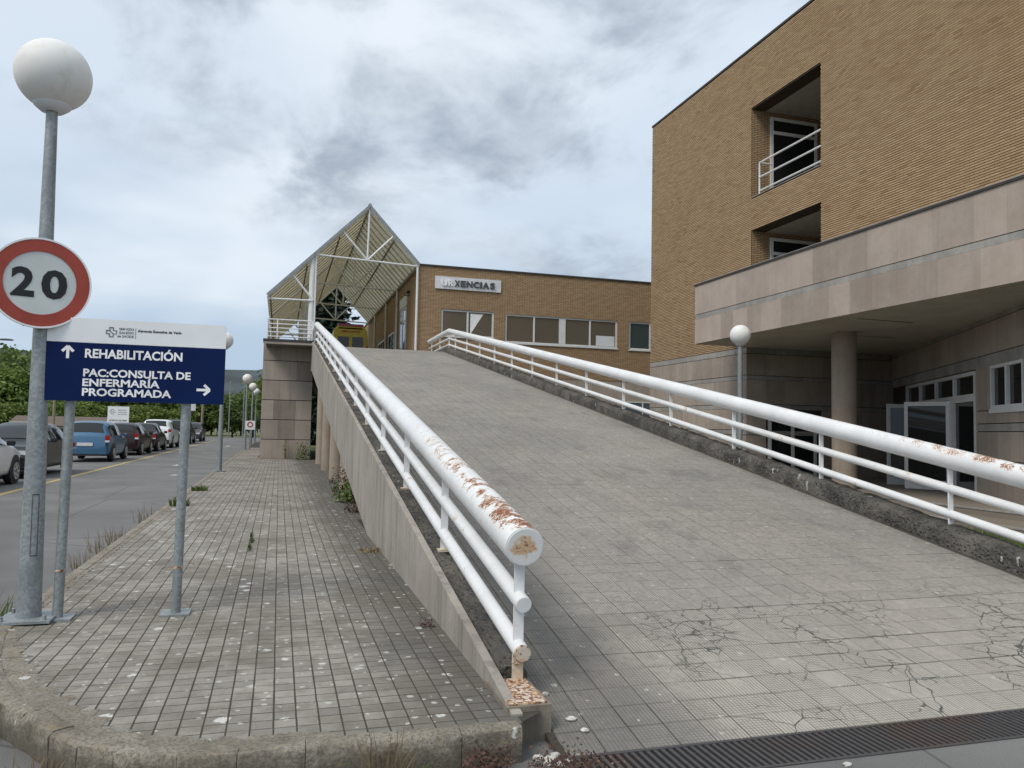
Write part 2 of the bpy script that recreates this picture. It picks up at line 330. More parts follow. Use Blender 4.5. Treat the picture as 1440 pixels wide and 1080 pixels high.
mat_leaf('leaf_conifer', (.010, .026, .014), (.028, .052, .024), .1); mat_leaf('weed_green', (.06, .11, .015), (.14, .2, .04)); mat_leaf('weed_dry', (.20, .14, .075), (.33, .25, .14)); mat_leaf('weed_red', (.06, .03, .02), (.13, .062, .04))
def mat_ground():
    n = NT('grass_ground'); f = n.noise(.08, 5, .6); g = n.noise(3, 5, .7); c = n.mix(f, (.07, .10, .025), (.14, .15, .06)); c = n.mix(n.mth('MULTIPLY', g, .4), c, (.16, .14, .08))
    n.bump(g, .5, .1); MAT['grass_ground'] = n.done(c, 1)
    n = NT('yard_paving'); f = n.noise(.8, 5, .6); g = n.noise(50, 4, .7); c = n.mix(f, (.21, .18, .145), (.285, .245, .20)); c = n.mix(n.mth('MULTIPLY', g, .3), c, (.12, .1, .08)); MAT['yard_paving'] = n.done(c, .9)
    n = NT('grate_iron'); g = n.noise(25, 4, .6); f = n.noise(1.5, 3, .6, n.P((1, 1, 1), (3, 0, 0)))
    c = n.mix(g, (.055, .055, .058), (.12, .115, .115)); c = n.mix(n.mth('MULTIPLY', n.rng(n.mth('ADD', f, n.mth('MULTIPLY', g, .3)), .62, .85), .6), c, (.11, .065, .045)); MAT['grate_iron'] = n.done(c, .6, .4)
    n = NT('line_yellow'); g = n.noise(30, 4, .7); c = n.mix(n.rng(g, .4, .65), (.52, .40, .14), (.30, .25, .14)); MAT['line_yellow'] = n.done(c, .85)
    n = NT('line_white'); g = n.noise(20, 4, .7); c = n.mix(n.rng(g, .4, .65), (.6, .6, .58), (.3, .3, .29)); MAT['line_white'] = n.done(c, .85)
mat_ground()
def car_paint(name, col, flake=.4):
    n = NT(name); f = n.noise(1.5, 3, .5); c = n.mix(f, tuple(x*.92 for x in col), tuple(min(1, x*1.06) for x in col)); n.done(c, .32, flake*.5 if max(col) > .1 else 0)
    n.b.inputs['Specular IOR Level'].default_value = .25; n.b.inputs['Coat Weight'].default_value = .4 if max(col) > .1 else .22; n.b.inputs['Coat Roughness'].default_value = .06; MAT[name] = n.m
for k, c in (('paint_white', (.78, .79, .8)), ('paint_black', (.018, .019, .021)), ('paint_blue', (.06, .145, .25)), ('paint_darkred', (.024, .011, .012)), ('paint_maroon', (.042, .017, .017)), ('paint_grey', (.06, .055, .055))): car_paint(k, c)

# ---------------------------------------------------------------- mesh helpers
class MB:
    def __init__(s): s.v = []; s.f = []; s.r = []
    def add(s, verts, faces, r=None):
        o = len(s.v); s.v += [tuple(v) for v in verts]; s.f += [tuple(i+o for i in f) for f in faces]
        s.r += [random.random() if r is None else r]*len(faces); return s
    def box(s, a, b, r=None):
        x0, y0, z0 = a; x1, y1, z1 = b
        return s.add([(x0,y0,z0),(x1,y0,z0),(x1,y1,z0),(x0,y1,z0),(x0,y0,z1),(x1,y0,z1),(x1,y1,z1),(x0,y1,z1)],
                     [(0,3,2,1),(4,5,6,7),(0,1,5,4),(1,2,6,5),(2,3,7,6),(3,0,4,7)], r)
    def tube(s, pts, radii, n=12, cap=True, r=None):
        pts = [Vector(p) for p in pts]
        if isinstance(radii, (int, float)): radii = [radii]*len(pts)
        vs = []; fs = []; prev = None
        for i, p in enumerate(pts):
            t = (pts[min(i+1, len(pts)-1)] - pts[max(i-1, 0)]).normalized()
            if prev is None: a = t.orthogonal().normalized()
            else: a = (prev - t*prev.dot(t)).normalized()
            prev = a; b = t.cross(a)
            for k in range(n): q = 2*PI*k/n; vs.append(p + (a*math.cos(q) + b*math.sin(q))*radii[i])
        for i in range(len(pts)-1):
            for k in range(n): fs.append((i*n+k, i*n+(k+1)%n, (i+1)*n+(k+1)%n, (i+1)*n+k))
        if cap: fs.append(tuple(range(n-1, -1, -1))); fs.append(tuple(range((len(pts)-1)*n, len(pts)*n)))
        return s.add(vs, fs, r)
    def prism(s, poly, axis, a, b, r=None):
        # poly: 2D points in the two other axes (in x,y,z order), extruded along axis between a and b
        def mk(p, t): q = list(p); q.insert(axis, t); return tuple(q)
        n = len(poly); vs = [mk(p, a) for p in poly] + [mk(p, b) for p in poly]
        fs = [tuple(range(n-1, -1, -1)), tuple(range(n, 2*n))] + [(i, (i+1) % n, n+(i+1) % n, n+i) for i in range(n)]
        return s.add(vs, fs, r)
    def lathe(s, prof, n=24, c=(0, 0, 0), r=None):
        vs = []; fs = []
        for (q, z) in prof:
            for k in range(n): a = 2*PI*k/n; vs.append((c[0]+q*math.cos(a), c[1]+q*math.sin(a), c[2]+z))
        for i in range(len(prof)-1):
            for k in range(n): fs.append((i*n+k, i*n+(k+1) % n, (i+1)*n+(k+1) % n, (i+1)*n+k))
        return s.add(vs, fs, r)
    def mesh(s, name, mat, smooth=False):
        me = bpy.data.meshes.new(name); me.from_pydata(s.v, [], s.f)
        at = me.attributes.new('rnd', 'FLOAT', 'FACE'); at.data.foreach_set('value', s.r)
        me.materials.append(MAT[mat]); me.validate(clean_customdata=False)
        import bmesh as _b
        bm = _b.new(); bm.from_mesh(me); _b.ops.recalc_face_normals(bm, faces=bm.faces); bm.to_mesh(me); bm.free()
        if smooth:
            me.polygons.foreach_set('use_smooth', [True]*len(me.polygons)); me.set_sharp_from_angle(angle=rad(40))
        return me
    def build(s, name, mat, parent=None, smooth=False, loc=None):
        return link(name, s.mesh(name, mat, smooth), parent, loc)
def link(name, me, parent=None, loc=None):
    o = bpy.data.objects.new(name, me); COL.objects.link(o)
    if parent: o.parent = parent
    if loc: o.location = loc
    return o
def empty(name, loc=(0, 0, 0), rz=0): o = bpy.data.objects.new(name, None); COL.objects.link(o); o.location = loc; o.rotation_euler.z = rz; o.empty_display_size = .2; return o
def tag(o, label=None, cat=None, group=None, kind=None):
    for k, v in (('label', label), ('category', cat), ('group', group), ('kind', kind)):
        if v: o[k] = v
    return o
def struct(o): o['kind'] = 'structure'; return o
CAP = [None]
def cap_height():
    cu = bpy.data.curves.new('cap', 'FONT'); cu.body = 'H'; cu.size = 1; o = bpy.data.objects.new('cap', cu); COL.objects.link(o); bpy.context.view_layer.update()
    me = bpy.data.meshes.new_from_object(o.evaluated_get(bpy.context.evaluated_depsgraph_get())); bpy.data.objects.remove(o); CAP[0] = max(v.co.y for v in me.vertices); bpy.data.meshes.remove(me)
cap_height()
def text(body, name, mat, parent, x0, z0, w, h, y, ext=.002, bold=.02, center=False):
    """flat lettering standing in the XZ plane, facing -Y, fitted to width w and cap height h"""
    cu = bpy.data.curves.new(name, 'FONT'); cu.body = body; cu.size = 1; cu.extrude = .5; cu.offset = bold; cu.resolution_u = 3
    o = bpy.data.objects.new(name, cu); COL.objects.link(o); bpy.context.view_layer.update()
    me = bpy.data.meshes.new_from_object(o.evaluated_get(bpy.context.evaluated_depsgraph_get())); bpy.data.objects.remove(o)
    co = np.empty(len(me.vertices)*3); me.vertices.foreach_get('co', co); co = co.reshape(-1, 3)
    x_, X_ = co[:, 0].min(), co[:, 0].max(); cap = CAP[0]
    if h is None: h = w/(X_-x_)*cap
    out = np.stack([x0+(co[:, 0]-x_)/(X_-x_)*w, y - (co[:, 2]+.5)*ext, z0+co[:, 1]/cap*h], 1)
    me.vertices.foreach_set('co', out.ravel()); me.materials.clear(); me.materials.append(MAT[mat]); me.update()
    return link(name, me, parent)
def pieces(parent, name, items, mat, limit, keyf, stuffname):
    """items: list of (centre, mesh-verts relative to centre, faces); the `limit` nearest become parts, the rest one joined part"""
    items = sorted(items, key=keyf); cache = {}
    for c, kind, vs, fs in items[:limit]:
        if kind not in cache: mb = MB(); mb.add(vs, fs, 0.0); cache[kind] = mb.mesh(name, mat)
        link(name, cache[kind], parent, c)
    mb = MB(); V = []; F = []; R = []
    for c, kind, vs, fs in items[limit:]:
        o = len(V); V += [(c[0]+v[0], c[1]+v[1], c[2]+v[2]) for v in vs]; F += [tuple(i+o for i in f) for f in fs]; R += [random.random()]*len(fs)
    if V: mb.v = V; mb.f = F; mb.r = R; o = mb.build(stuffname, mat, parent); o['kind'] = 'stuff'
def slab(sx, sy, h, bev, slope=0.0):
    """chamfered tile, centred; top at 0; slope raises z along y"""
    a, b = sx/2, sy/2; q = lambda x, y, z: (x, y, z+slope*y)
    vs = [q(-a,-b,-h), q(a,-b,-h), q(a,b,-h), q(-a,b,-h), q(-a,-b,-bev), q(a,-b,-bev), q(a,b,-bev), q(-a,b,-bev),
          q(-a+bev,-b+bev,0), q(a-bev,-b+bev,0), q(a-bev,b-bev,0), q(-a+bev,b-bev,0)]
    fs = [(0,1,5,4),(1,2,6,5),(2,3,7,6),(3,0,4,7),(4,5,9,8),(5,6,10,9),(6,7,11,10),(7,4,8,11),(8,9,10,11)]
    return vs, fs
camd = lambda it: (it[0][0])**2 + (it[0][1])**2 + (it[0][2]-1.55)**2

# ---------------------------------------------------------------- ground, road, pavement
struct(MB().add([(-4000,-300,-.25),(4000,-300,-.25),(4000,6000,-.25),(-4000,6000,-.25)], [(0,1,2,3)]).build('ground', 'grass_ground'))
KX = -1.78                         # road-side kerb line of the pavement
PZ = .15
rd = MB(); z = 0.0
rd.add([(-15,-25,z),(40,-25,z),(40,3.22,z),(-15,3.22,z)], [(0,1,2,3)])
rd.add([(-15,3.22,z),(1.34,3.22,z),(1.34,4.3,z),(-.2,4.3,z),(-.2,3.8,z),(-15,3.8,z)], [(0,1,2,3,4,5)])
rd.add([(-15,3.8,z),(-.2,3.8,z),(-1.5,6.5,z),(-1.6,84,z),(-15,84,z)], [(0,1,2,3,4)])
rd.add([(-1.6,70,z),(30,80,z),(30,90,z),(-15,90,z),(-15,84,z),(-1.6,84,z)], [(0,1,2,3,4,5)])
struct(rd.build('road', 'asphalt'))
yl = MB().add([(-5.45,-10,.004),(-5.31,-10,.004),(-5.31,72,.004),(-5.45,72,.004)], [(0,1,2,3)]); o = struct(yl.build('road_edge_line', 'line_yellow'))
dm = MB()
for (x, y, w, l) in ((-3.6, 30.0, .22, .9), (-3.0, 24.5, .16, .45), (-3.4, 55, .2, 2)): dm.add([(x,y,.004),(x+w,y,.004),(x+w+.1,y+l,.004),(x+.1,y+l,.004)], [(0,1,2,3)])
struct(dm.build('road_paint_marks', 'line_white'))
# pavement outline with its rounded corner
CURB = [(1.14, 3.545), (.85, 3.545), (.44, 3.55), (.16, 3.555), (-.12, 3.56), (-.36, 3.59), (-.62, 3.69), (-.78, 3.81), (-.93, 3.98), (-1.11, 4.25), (-1.27, 4.47), (-1.45, 4.82), (-1.62, 5.3), (-1.74, 5.8), (KX, 6.2)]
def curb_in(d):
    out = []
    for i, (x, y) in enumerate(CURB):
        p, q = Vector(CURB[max(i-1, 0)]), Vector(CURB[min(i+1, len(CURB)-1)]); t = (q-p).normalized(); out.append((x+t.y*d, y-t.x*d))
    return out
bp = curb_in(.08)
bed = struct(MB().add([(x, y, PZ-.0018) for x, y in bp + [(KX+.1, 62), (1.3, 62), (1.3, 33), (1.3, 3.75)]], [tuple(range(len(bp)+4))]).build('pavement', 'paving_bed'))
EDGE = curb_in(.06)
# pavers
items = []; P = .104; variants = []
for k in range(4):
    vs, fs = slab(P-.0072 - .002*(k % 2), P-.0082-.002*(k//2), .05, .0012); variants.append((vs, fs))
def inside(x, y):
    if x < KX+.05: return False
    if y < 6.2:
        for (p, q) in zip(EDGE[:-1], EDGE[1:]):      # right of every edge walked from the ramp to the road
            if (q[0]-p[0])*(y-p[1]) - (q[1]-p[1])*(x-p[0]) > 0 and min(p[0], q[0])-.2 < x < max(p[0], q[0])+.2: return False
    if y < 3.60: return False
    if x > 1.12 and y < 12: return False
    if y > 32.7 and x > -.75: return False
    return True
for i in range(int((1.9-KX)/P)):
    for j in range(int(44/P)):
        x = KX+.09+i*P; y = 3.68+j*P
        if x > 1.30 and not (12 < y < 32.5): continue
        if not inside(x, y) or (y > 34 and x > -.8): continue
        k = random.randrange(4); items.append(((x, y, PZ+random.uniform(-.0006, .0006)), k, *variants[k]))
pieces(bed, 'paver', items, 'paver', 300, camd, 'far_pavers')
# kerb stones
kerb = struct(empty('kerb', (0, 0, 0)))
def kerb_stone(p0, p1, wid=.11, h0=-.05, h1=PZ+.010):
    p0 = Vector((*p0, 0)); p1 = Vector((*p1, 0)); t = (p1-p0).normalized(); n = Vector((-t.y, t.x, 0)); g = t*.0015; near = p0.y < 9
    k = max(3, int((p1-p0).length/.05)) if near else 2; a, b = p0+g, p1-g; vs = []; j = .006 if near else .002
    prof = [(0, h0), (-.004, h0+.10), (0, h1-.018), (.008, h1-.005), (.026, h1), (.07, h1+.002), (wid-.01, h1-.001), (wid, h1-.012), (wid, h0)]
    for i in range(k+1):
        p = a.lerp(b, i/k)
        for (o, z) in prof: vs.append(p+n*(o+random.uniform(-j, j))+Vector((0, 0, z+(random.uniform(-j, j) if z > 0 else 0))))
    q = len(prof); fs = [(i*q+m_, i*q+m_+1, (i+1)*q+m_+1, (i+1)*q+m_) for i in range(k) for m_ in range(q-1)] + [tuple(range(q-1, -1, -1)), tuple(range(k*q, k*q+q))]
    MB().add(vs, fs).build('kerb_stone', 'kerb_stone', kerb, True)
# sandy mortar bedding behind the kerb, its inner edge ragged
ins, outp = [], curb_in(.085); den = []
for (p, q) in zip(outp[:-1], outp[1:]):
    m_ = max(2, int(math.dist(p, q)/.04)); den += [(p[0]+(q[0]-p[0])*i/m_, p[1]+(q[1]-p[1])*i/m_, (q[0]-p[0])/math.dist(p, q), (q[1]-p[1])/math.dist(p, q)) for i in range(m_)]
den += [(KX+.085, 6.2+.05*i, 0, 1) for i in range(500)]
vs = []
for i, (x, y, tx, ty) in enumerate(den):
    w_ = (.06+.11*math.exp(-((y-4.6)/1.0)**2) if x < .3 else .028)*random.uniform(.65, 1.35); vs += [(x, y, PZ+.004), (x+ty*w_, y-tx*w_, PZ+.0015)]
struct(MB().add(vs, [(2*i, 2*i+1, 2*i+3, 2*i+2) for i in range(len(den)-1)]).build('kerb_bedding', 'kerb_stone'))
pts = CURB
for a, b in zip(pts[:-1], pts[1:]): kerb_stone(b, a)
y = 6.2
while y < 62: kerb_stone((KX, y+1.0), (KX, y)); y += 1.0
# entrance yard to the right of the ramp
struct(MB().box((6.95, 3.3, -.4), (12.45, 36, -.15)).build('yard_paving', 'yard_paving'))
ent = struct(empty('entrance_steps'))
MB().box((12.452, 5, -.4), (13.57, 21.7, 0.0)).build('step', 'yard_paving', ent)
MB().box((13.572, 5, -.4), (21, 28, .15)).build('step', 'yard_paving', ent)
MB().box((12.44, 5, -.03), (12.50, 21.7, .006)).build('step_nosing', 'granite_band', ent); MB().box((13.56, 5, .12), (13.62, 21.7, .156)).build('step_nosing', 'granite_band', ent)
# ---------------------------------------------------------------- access ramp
SL = .167; Y0, Y1 = 3.55, 31.45; ZT = (Y1-Y0)*SL
rz = lambda y: min(max(y-Y0, 0), Y1-Y0)*SL + .004
XL, XR = 1.36, 6.45
ramp = tag(empty('access_ramp', (0, 0, 0)), 'sloping grey tiled vehicle ramp with concrete side beams on round columns', 'ramp')
MB().prism([(Y0, -.3), (Y0, -.0005), (Y1, ZT-.0005), (64, ZT-.03), (64, ZT-.32), (Y1, ZT-.32), (Y0+2.2, -.3)], 0, XL-.03, XR+.03).build('deck', 'paving_bed', ramp)
items = []; T = .2; vars_ = [slab(T-.005, T/math.sqrt(1+SL*SL)-.005, .03, .0015, SL), slab(T-.007, T/math.sqrt(1+SL*SL)-.006, .03, .002, SL), slab(T-.004, T/math.sqrt(1+SL*SL)-.015, .03, .004, SL)]
ty = T/math.sqrt(1+SL*SL); nx = int((XR-XL)/T)
for j in range(int((Y1-Y0)/ty)):
    for i in range(nx+1):
        x = XL+.11+i*T
        if x > XR-.03: continue
        y = Y0+.1+j*ty; k = random.randrange(2) if not (x > 2.1 and j in (2, 4, 7, 12) and random.random() < .8) else 2; items.append(((x, y, rz(y)+random.uniform(-.001, .001)), k, *vars_[k]))
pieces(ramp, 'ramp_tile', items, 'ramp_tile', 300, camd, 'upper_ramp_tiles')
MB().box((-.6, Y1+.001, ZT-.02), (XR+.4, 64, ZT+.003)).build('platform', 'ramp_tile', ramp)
# left beam: deep side beam that lifts off the ground as it climbs
wt = lambda y: .199+SL*(y-3.957)
XO = 1.14
MB().prism([(3.72, -.05), (3.72, wt(3.72)), (Y1, wt(Y1)), (32.82, wt(Y1)), (32.82, wt(Y1)-1.12), (Y1, wt(Y1)-1.12), (9.1, -.05)], 0, XO, XO+.055).build('side_beam', 'beam_concrete', ramp)
# rough dark kerb on top of the left beam, broken into lengths
def rough_kerb(x0, x1, ya, yb, zf, ht, parent, name='mossy_kerb', step=.09):
    ys = np.arange(ya, yb, step); n = len(ys); prof = [(0, 0), (0, .8), (.12, 1), (.5, 1.03), (.88, 1), (1, .8), (1, 0)]; vs = []; fs = []
    for y in ys:
        for (u, w) in prof:
            jx = random.uniform(-.012, .012) if 0 < w else 0; jz = random.uniform(-.014, .014) if w > .5 else 0
            vs.append((x0+(x1-x0)*u+jx, y, zf(y)-.06+(ht+.06)*w+jz))
    q = len(prof)
    for i in range(n-1):
        for k in range(q-1): fs.append((i*q+k, i*q+k+1, (i+1)*q+k+1, (i+1)*q+k))
    fs += [tuple(range(q)), tuple(range((n-1)*q+q-1, (n-1)*q-1, -1))]
    return MB().add(vs, fs).build(name, 'mossy_kerb', parent, True)
rough_kerb(XO+.057, XL+.015, 4.21, Y1, lambda y: wt(y)-.11, .095, ramp)
rough_kerb(XO+.057, XL+.015, Y1, 35.9, lambda y: wt(Y1)-.11, .095, ramp)
rough_kerb(XR-.01, XR+.30, 3.7, Y1, lambda y: rz(y)-.01, .19, ramp); rough_kerb(XR-.01, XR+.30, Y1, 35.9, lambda y: ZT-.01, .19, ramp)
MB().prism([(3.6, -.4), (3.6, rz(3.6)+.10), (Y1, ZT+.10), (36, ZT+.10), (36, -.4)], 0, XR+.19, XR+.34).build('side_wall', 'beam_concrete', ramp)  # unseen side, carried solid to the ground to keep the space below dark
# concrete block with its rusted plate at the foot of the left rail
MB().box((1.128, 3.77, -.02), (1.362, 4.2, .175)).build('end_block', 'block_concrete', ramp)
MB().box((1.145, 3.79, .1755), (1.345, 4.18, .183)).build('anchor_plate', 'rust_plate', ramp)
for y in (17.4, 21.1, 25.1, 29.0):
    MB().tube([(1.50, y, .05), (1.50, y, rz(y)-.2)], .2, 20).build('column', 'column_concrete', ramp, True)
# barrier pole stored under the ramp
st = tag(empty('barrier_pole', (1.85, 18, .2)), 'red and white striped barrier pole leaning behind the ramp columns', 'barrier')
pa, pb = Vector((0, 0, .05)), Vector((.0, 8.2, 2.5))
for k in range(10):
    a = pa.lerp(pb, k/10); b = pa.lerp(pb, (k+1)/10); MB().tube([a, b], .05, 8).build('stripe', 'stripe_red' if k % 2 else 'sign_white', st, True)
# ---------------------------------------------------------------- handrails
def handrail(name, label, X, ys_post, y_start, zbase, topmat, flat_to, stub):
    t = tag(empty(name, (X, y_start, 0)), label, 'handrail', 'white tubular handrails of the ramp'); o = (X, y_start, 0)
    q = lambda y, dz: (0, y-y_start, zbase(y)+dz)
    for nm, dz, r, ext, mt in (('top_tube', .695, .109, .16, topmat), ('middle_tube', .385, .045, .12, 'rail_white'), ('bottom_tube', .125, .045, .09, 'rail_white')):
        ysx = [y_start-ext*0] + list(np.linspace(y_start+1, Y1, 28)) + [flat_to]
        tb = MB().tube([q(y, dz) for y in ysx], r, 28 if r > .1 else 16).build(nm, mt, t, True)
        if stub:
            d = (Vector(q(ysx[0], dz))-Vector(q(ysx[1], dz))).normalized(); e = Vector(q(ysx[0], dz))
            MB().tube([e, e+d*.006], r*.93, 24).build('end_cap', 'end_cap_paint' if dz > .5 else 'rail_white' if dz > .3 else 'rusty_white', tb, True)
            if dz < .2: MB().tube([e-d*.012, e+d*.004], r*1.04, 18).build('rust_ring', 'rust_plate', tb, True)
    for y in ys_post:
        z = zbase(y)
        p = MB().prism([(-.028, -.03), (.028, -.03), (.028, .64), (-.028, .64)], 1, y-y_start-.008, y-y_start+.008)
        p.v = [(a, b, c+z) for a, b, c in p.v]; po = p.build('post', 'rail_white', t)
        MB().box((-.05, y-y_start-.05, z-.012), (.05, y-y_start+.05, z+.006)).build('foot_plate', 'rusty_white', po)
    return t
lp = [3.86+.28] + [6.2+2.0*i for i in range(13)] + [33, 35]
lposts = [y for y in lp if y > 5]
hl = handrail('handrail', 'thick white handrail with rusty blistered top tube on the pavement side of the ramp', 1.30, lposts, 4.07, lambda y: wt(min(y, Y1)), 'rail_left_top', 35.9, True)
z = wt(4.15); MB().prism([(-.028, .18), (.028, .18), (.028, z+.62), (-.028, z+.62)], 1, .08, .098).build('end_post', 'rail_white', hl)
MB().prism([(-.0295, .18), (.0295, .18), (.0295, .36), (-.0295, .36)], 1, .0785, .0995).build('rusty_foot', 'rusty_white', hl)
MB().tube([(0, .089, .275), (0, .089, .284)], .036, 8).build('rust_collar', 'rust_plate', hl)
rposts = [4.42+1.985*i for i in range(14)] + [Y1, 33.4, 35.3]
handrail('handrail', 'thick white handrail on the building side of the ramp, bending level at the top', 6.60, rposts, 2.6, lambda y: (y-Y0)*SL+.17 if y < Y1 else ZT+.17, 'rail_right_top', 35.9, False)
# ---------------------------------------------------------------- drain grate
g = tag(empty('drain_grate', (1.25, 3.38, 0)), 'long rusty iron drain grate across the foot of the ramp', 'drain')
MB().box((.1, -.155, -.2), (8, .155, -.06)).build('channel', 'dark_inside', g)
for yy in (-.165, .145): MB().box((.08, yy, -.05), (8, yy+.02, .006)).build('frame_bar', 'grate_iron', g)
bm_ = MB(); bm_.prism([(0, -.05), (.019, -.05), (.019, .0), (0, .0)], 1, -.145, .145)
sk = .35
bm_.v = [(x+y*sk*0.0, y, z) for x, y, z in bm_.v]; bme = bm_.mesh('bar', 'grate_iron')
for i in range(190): link('bar', bme, g, (.11+i*.04, 0, .004))
# ---------------------------------------------------------------- stone pier at the head of the ramp
pier = tag(empty('stone_pier', (.28, 33, 0)), 'tall stone clad pier of six courses at the top of the ramp', 'pier')
MB().box((-.96, -.1, .0), (.93, 22, 4.62)).build('core', 'dark_joint', pier)
MB().box((-1.02, -.16, 4.90), (.98, 22, 4.99)).build('coping', 'coping_metal', pier); 
hs = 4.76/6
for k in range(6):
    z0 = .14+k*hs; xs = [-.99, -.40+(.1 if k % 2 else -.12), .22+(.12 if k % 3 else -.1), .96]
    for a, b in zip(xs[:-1], xs[1:]): MB().box((a+.002, -.14, z0+.014), (b-.002, .1, z0+hs-.014)).build('stone_panel', 'pier_stone', pier)
    for j in range(8): MB().box((-.99, .102+j*2.6, z0+.014), (-.92, .10+(j+1)*2.6-.004, z0+hs-.014)).build('stone_panel', 'pier_stone', pier)
pr = tag(empty('terrace_railing', (.3, 33.05, 4.99)), 'low white bar railing on top of the stone pier', 'railing')
for dz in (.12, .30, .47, .64, .82): MB().tube([(-.88, 0, dz), (.9, 0, dz)], .024, 8).build('bar', 'rail_white', pr, True)
for x in (-.88, -.5, .88): MB().tube([(x, 0, 0), (x, 0, .84)], .028, 8).build('post', 'rail_white', pr, True)
for dz in (.30, .64, .82): MB().tube([(-.88, 0, dz), (-.88, 21, dz)], .024, 8).build('side_bar', 'rail_white', pr, True)
# ---------------------------------------------------------------- windows
def window(parent, plane, u0, u1, z0, z1, at_, n, glass='glass', fr=.06, dep=.05, heavy=None, name='window', inner=None):
    """plane 'X': wall at y=at_ facing -Y, u=x ; plane 'Y': wall at x=at_ facing -X, u=y"""
    f = lambda u, d, z: (u, at_-d, z) if plane == 'X' else (at_-d, u, z)
    def bx(ua, ub, za, zb, d0, d1):
        a, b = f(ua, d0, za), f(ub, d1, zb); return tuple(map(min, a, b)), tuple(map(max, a, b))
    w = MB().box(*bx(u0, u1, z0, z0+fr, 0, dep)); w.box(*bx(u0, u1, z1-fr, z1, 0, dep)); w.box(*bx(u0, u0+fr, z0+fr, z1-fr, 0, dep)); w.box(*bx(u1-fr, u1, z0+fr, z1-fr, 0, dep))
    wo = w.build(name, 'white_frame', parent); st = (u1-u0)/n
    for k in range(n):
        a, b = u0+k*st+(fr if k == 0 else fr*.5), u0+(k+1)*st-(fr if k == n-1 else fr*.5)
        MB().box(*bx(a, b, z0+fr, z1-fr, .012, .022)).build('pane', glass, wo)
        if k:
            hw = fr*.5 if (heavy is None or k != heavy) else fr*2; MB().box(*bx(u0+k*st-hw, u0+k*st+hw, z0+fr, z1-fr, .0, dep+.004)).build('mullion', 'white_frame', wo)
    return wo
# ---------------------------------------------------------------- emergency building
eb = tag(empty('emergency_building', (6.05, 36, 0)), 'low brown brick building with white framed windows at the head of the ramp', 'building')
EB = lambda *p: (p[0]-6.05, p[1]-36, p[2])
def ebox(a, b, name, mat): return MB().box(EB(*a), EB(*b)).build(name, mat, eb)
# front wall pieced round its window openings
ops = [(7.15, 9.72, 5.86, 7.14), (10.3, 16.18, 5.70, 7.10), (16.83, 19.2, 5.68, 7.11)]
xs = 6.05
for (a, b, c, d) in ops:
    ebox((xs, 36, 4.05), (a, 36.3, 9.12), 'front_wall', 'brick_x'); ebox((a, 36, 4.05), (b, 36.3, c), 'front_wall', 'brick_x'); ebox((a, 36, d), (b, 36.3, 9.12), 'front_wall', 'brick_x'); xs = b
ebox((xs, 36, 4.05), (24, 36.3, 9.12), 'front_wall', 'brick_x')
ebox((6.9, 36.02, -.3), (24, 36.3, 4.047), 'plinth', 'plinth_stone'); ebox((6.05, 36.3, 4.05), (6.33, 62, 9.12), 'side_wall', 'brick_y')
ebox((6.0, 35.95, 9.122), (24, 36.35, 9.2), 'coping', 'coping_metal'); ebox((6.0, 36.352, 9.122), (6.4, 62, 9.2), 'coping', 'coping_metal'); ebox((6.4, 36.36, 9.05), (24, 62, 9.12), 'roof', 'coping_metal')
ebox((6.9, 36.55, 4.1), (24, 36.6, 9), 'room_back', 'blind_and_reflection')
for i, (a, b, c, d) in enumerate(ops):
    w = window(eb, 'X', a-6.05, b-6.05, c, d, .10, (2, 4, 2)[i], 'glass_brown_reflection' if i < 2 else 'glass_tint', .085, .05, heavy=2 if i == 1 else None)
    MB().box((a-6.05-.04, -.05, c-.06), (b-6.05+.04, .1, c-.002)).build('sill', 'white_frame', w)
MB().add([(2.52, .072, 5.98), (2.52, .072, 7.0), (3.15, .072, 7.0)], [(0,1,2)]).build('blind_and_reflection', 'letter_white', eb)  # white triangle in front of the pane, a painted sky reflection
MB().box((9.0, .072, 5.8), (10.0, .076, 6.3)).build('blind_and_reflection', 'panel_grey', eb)
window(eb, 'X', 16.6-6.05, 18.6-6.05, 1.5, 3.05, .0, 2, 'glass_tint', .06, .05)
# two openings in the side wall under the canopy
def side_window(y0, y1, z0, z1, n, nm): window(eb, 'Y', y0-36, y1-36, z0, z1, -.0, n, 'glass_tint', .09, .04, name=nm)
side_window(39.6, 41.7, 4.66, 7.7, 2, 'door'); side_window(43.8, 46.2, 4.66, 6.9, 2, 'window'); side_window(48, 51, 5.4, 6.9, 3, 'window')
MB().box((-.05, 3.5, 7.75), (-.002, 5.8, 8.3)).build('door_panel', 'panel_grey', eb)
MB().box((-.16, 2.6, 8.2), (-.02, 2.75, 8.35)).build('wall_lamp', 'black_plastic', eb); MB().tube([(-.02, 2.67, 8.1), (-.28, 2.67, 8.1)], .02, 6).build('lamp_bracket', 'black_plastic', eb)
for y in (42.6, 47.2, 53): MB().tube([(-.09, y-36, 4.65), (-.09, y-36, 9.05)], .06, 8).build('downpipe', 'rail_white', eb, True)
MB().tube([(-.10, -.08, 4.65), (-.10, -.08, 9.0)], .055, 10).build('downpipe', 'rail_white', eb, True)
es = tag(empty('emergency_sign', (6.8, 35.93, 8.09)), 'pale panel lettered URXENCIAS on the brick front above the windows', 'sign')
MB().box((0, 0, 0), (3.22, .06, .59)).build('panel', 'panel_grey', es)
x = .30
for ch, w in zip('URXENCIAS', (.27, .27, .25, .24, .29, .28, .09, .31, .24)):
    mt = 'letter_white' if ch in 'UR' else 'ink_grey'
    text(ch, 'letter', mt, es, x, .15, w, .27, -.005, .05, .035); x += w+.045
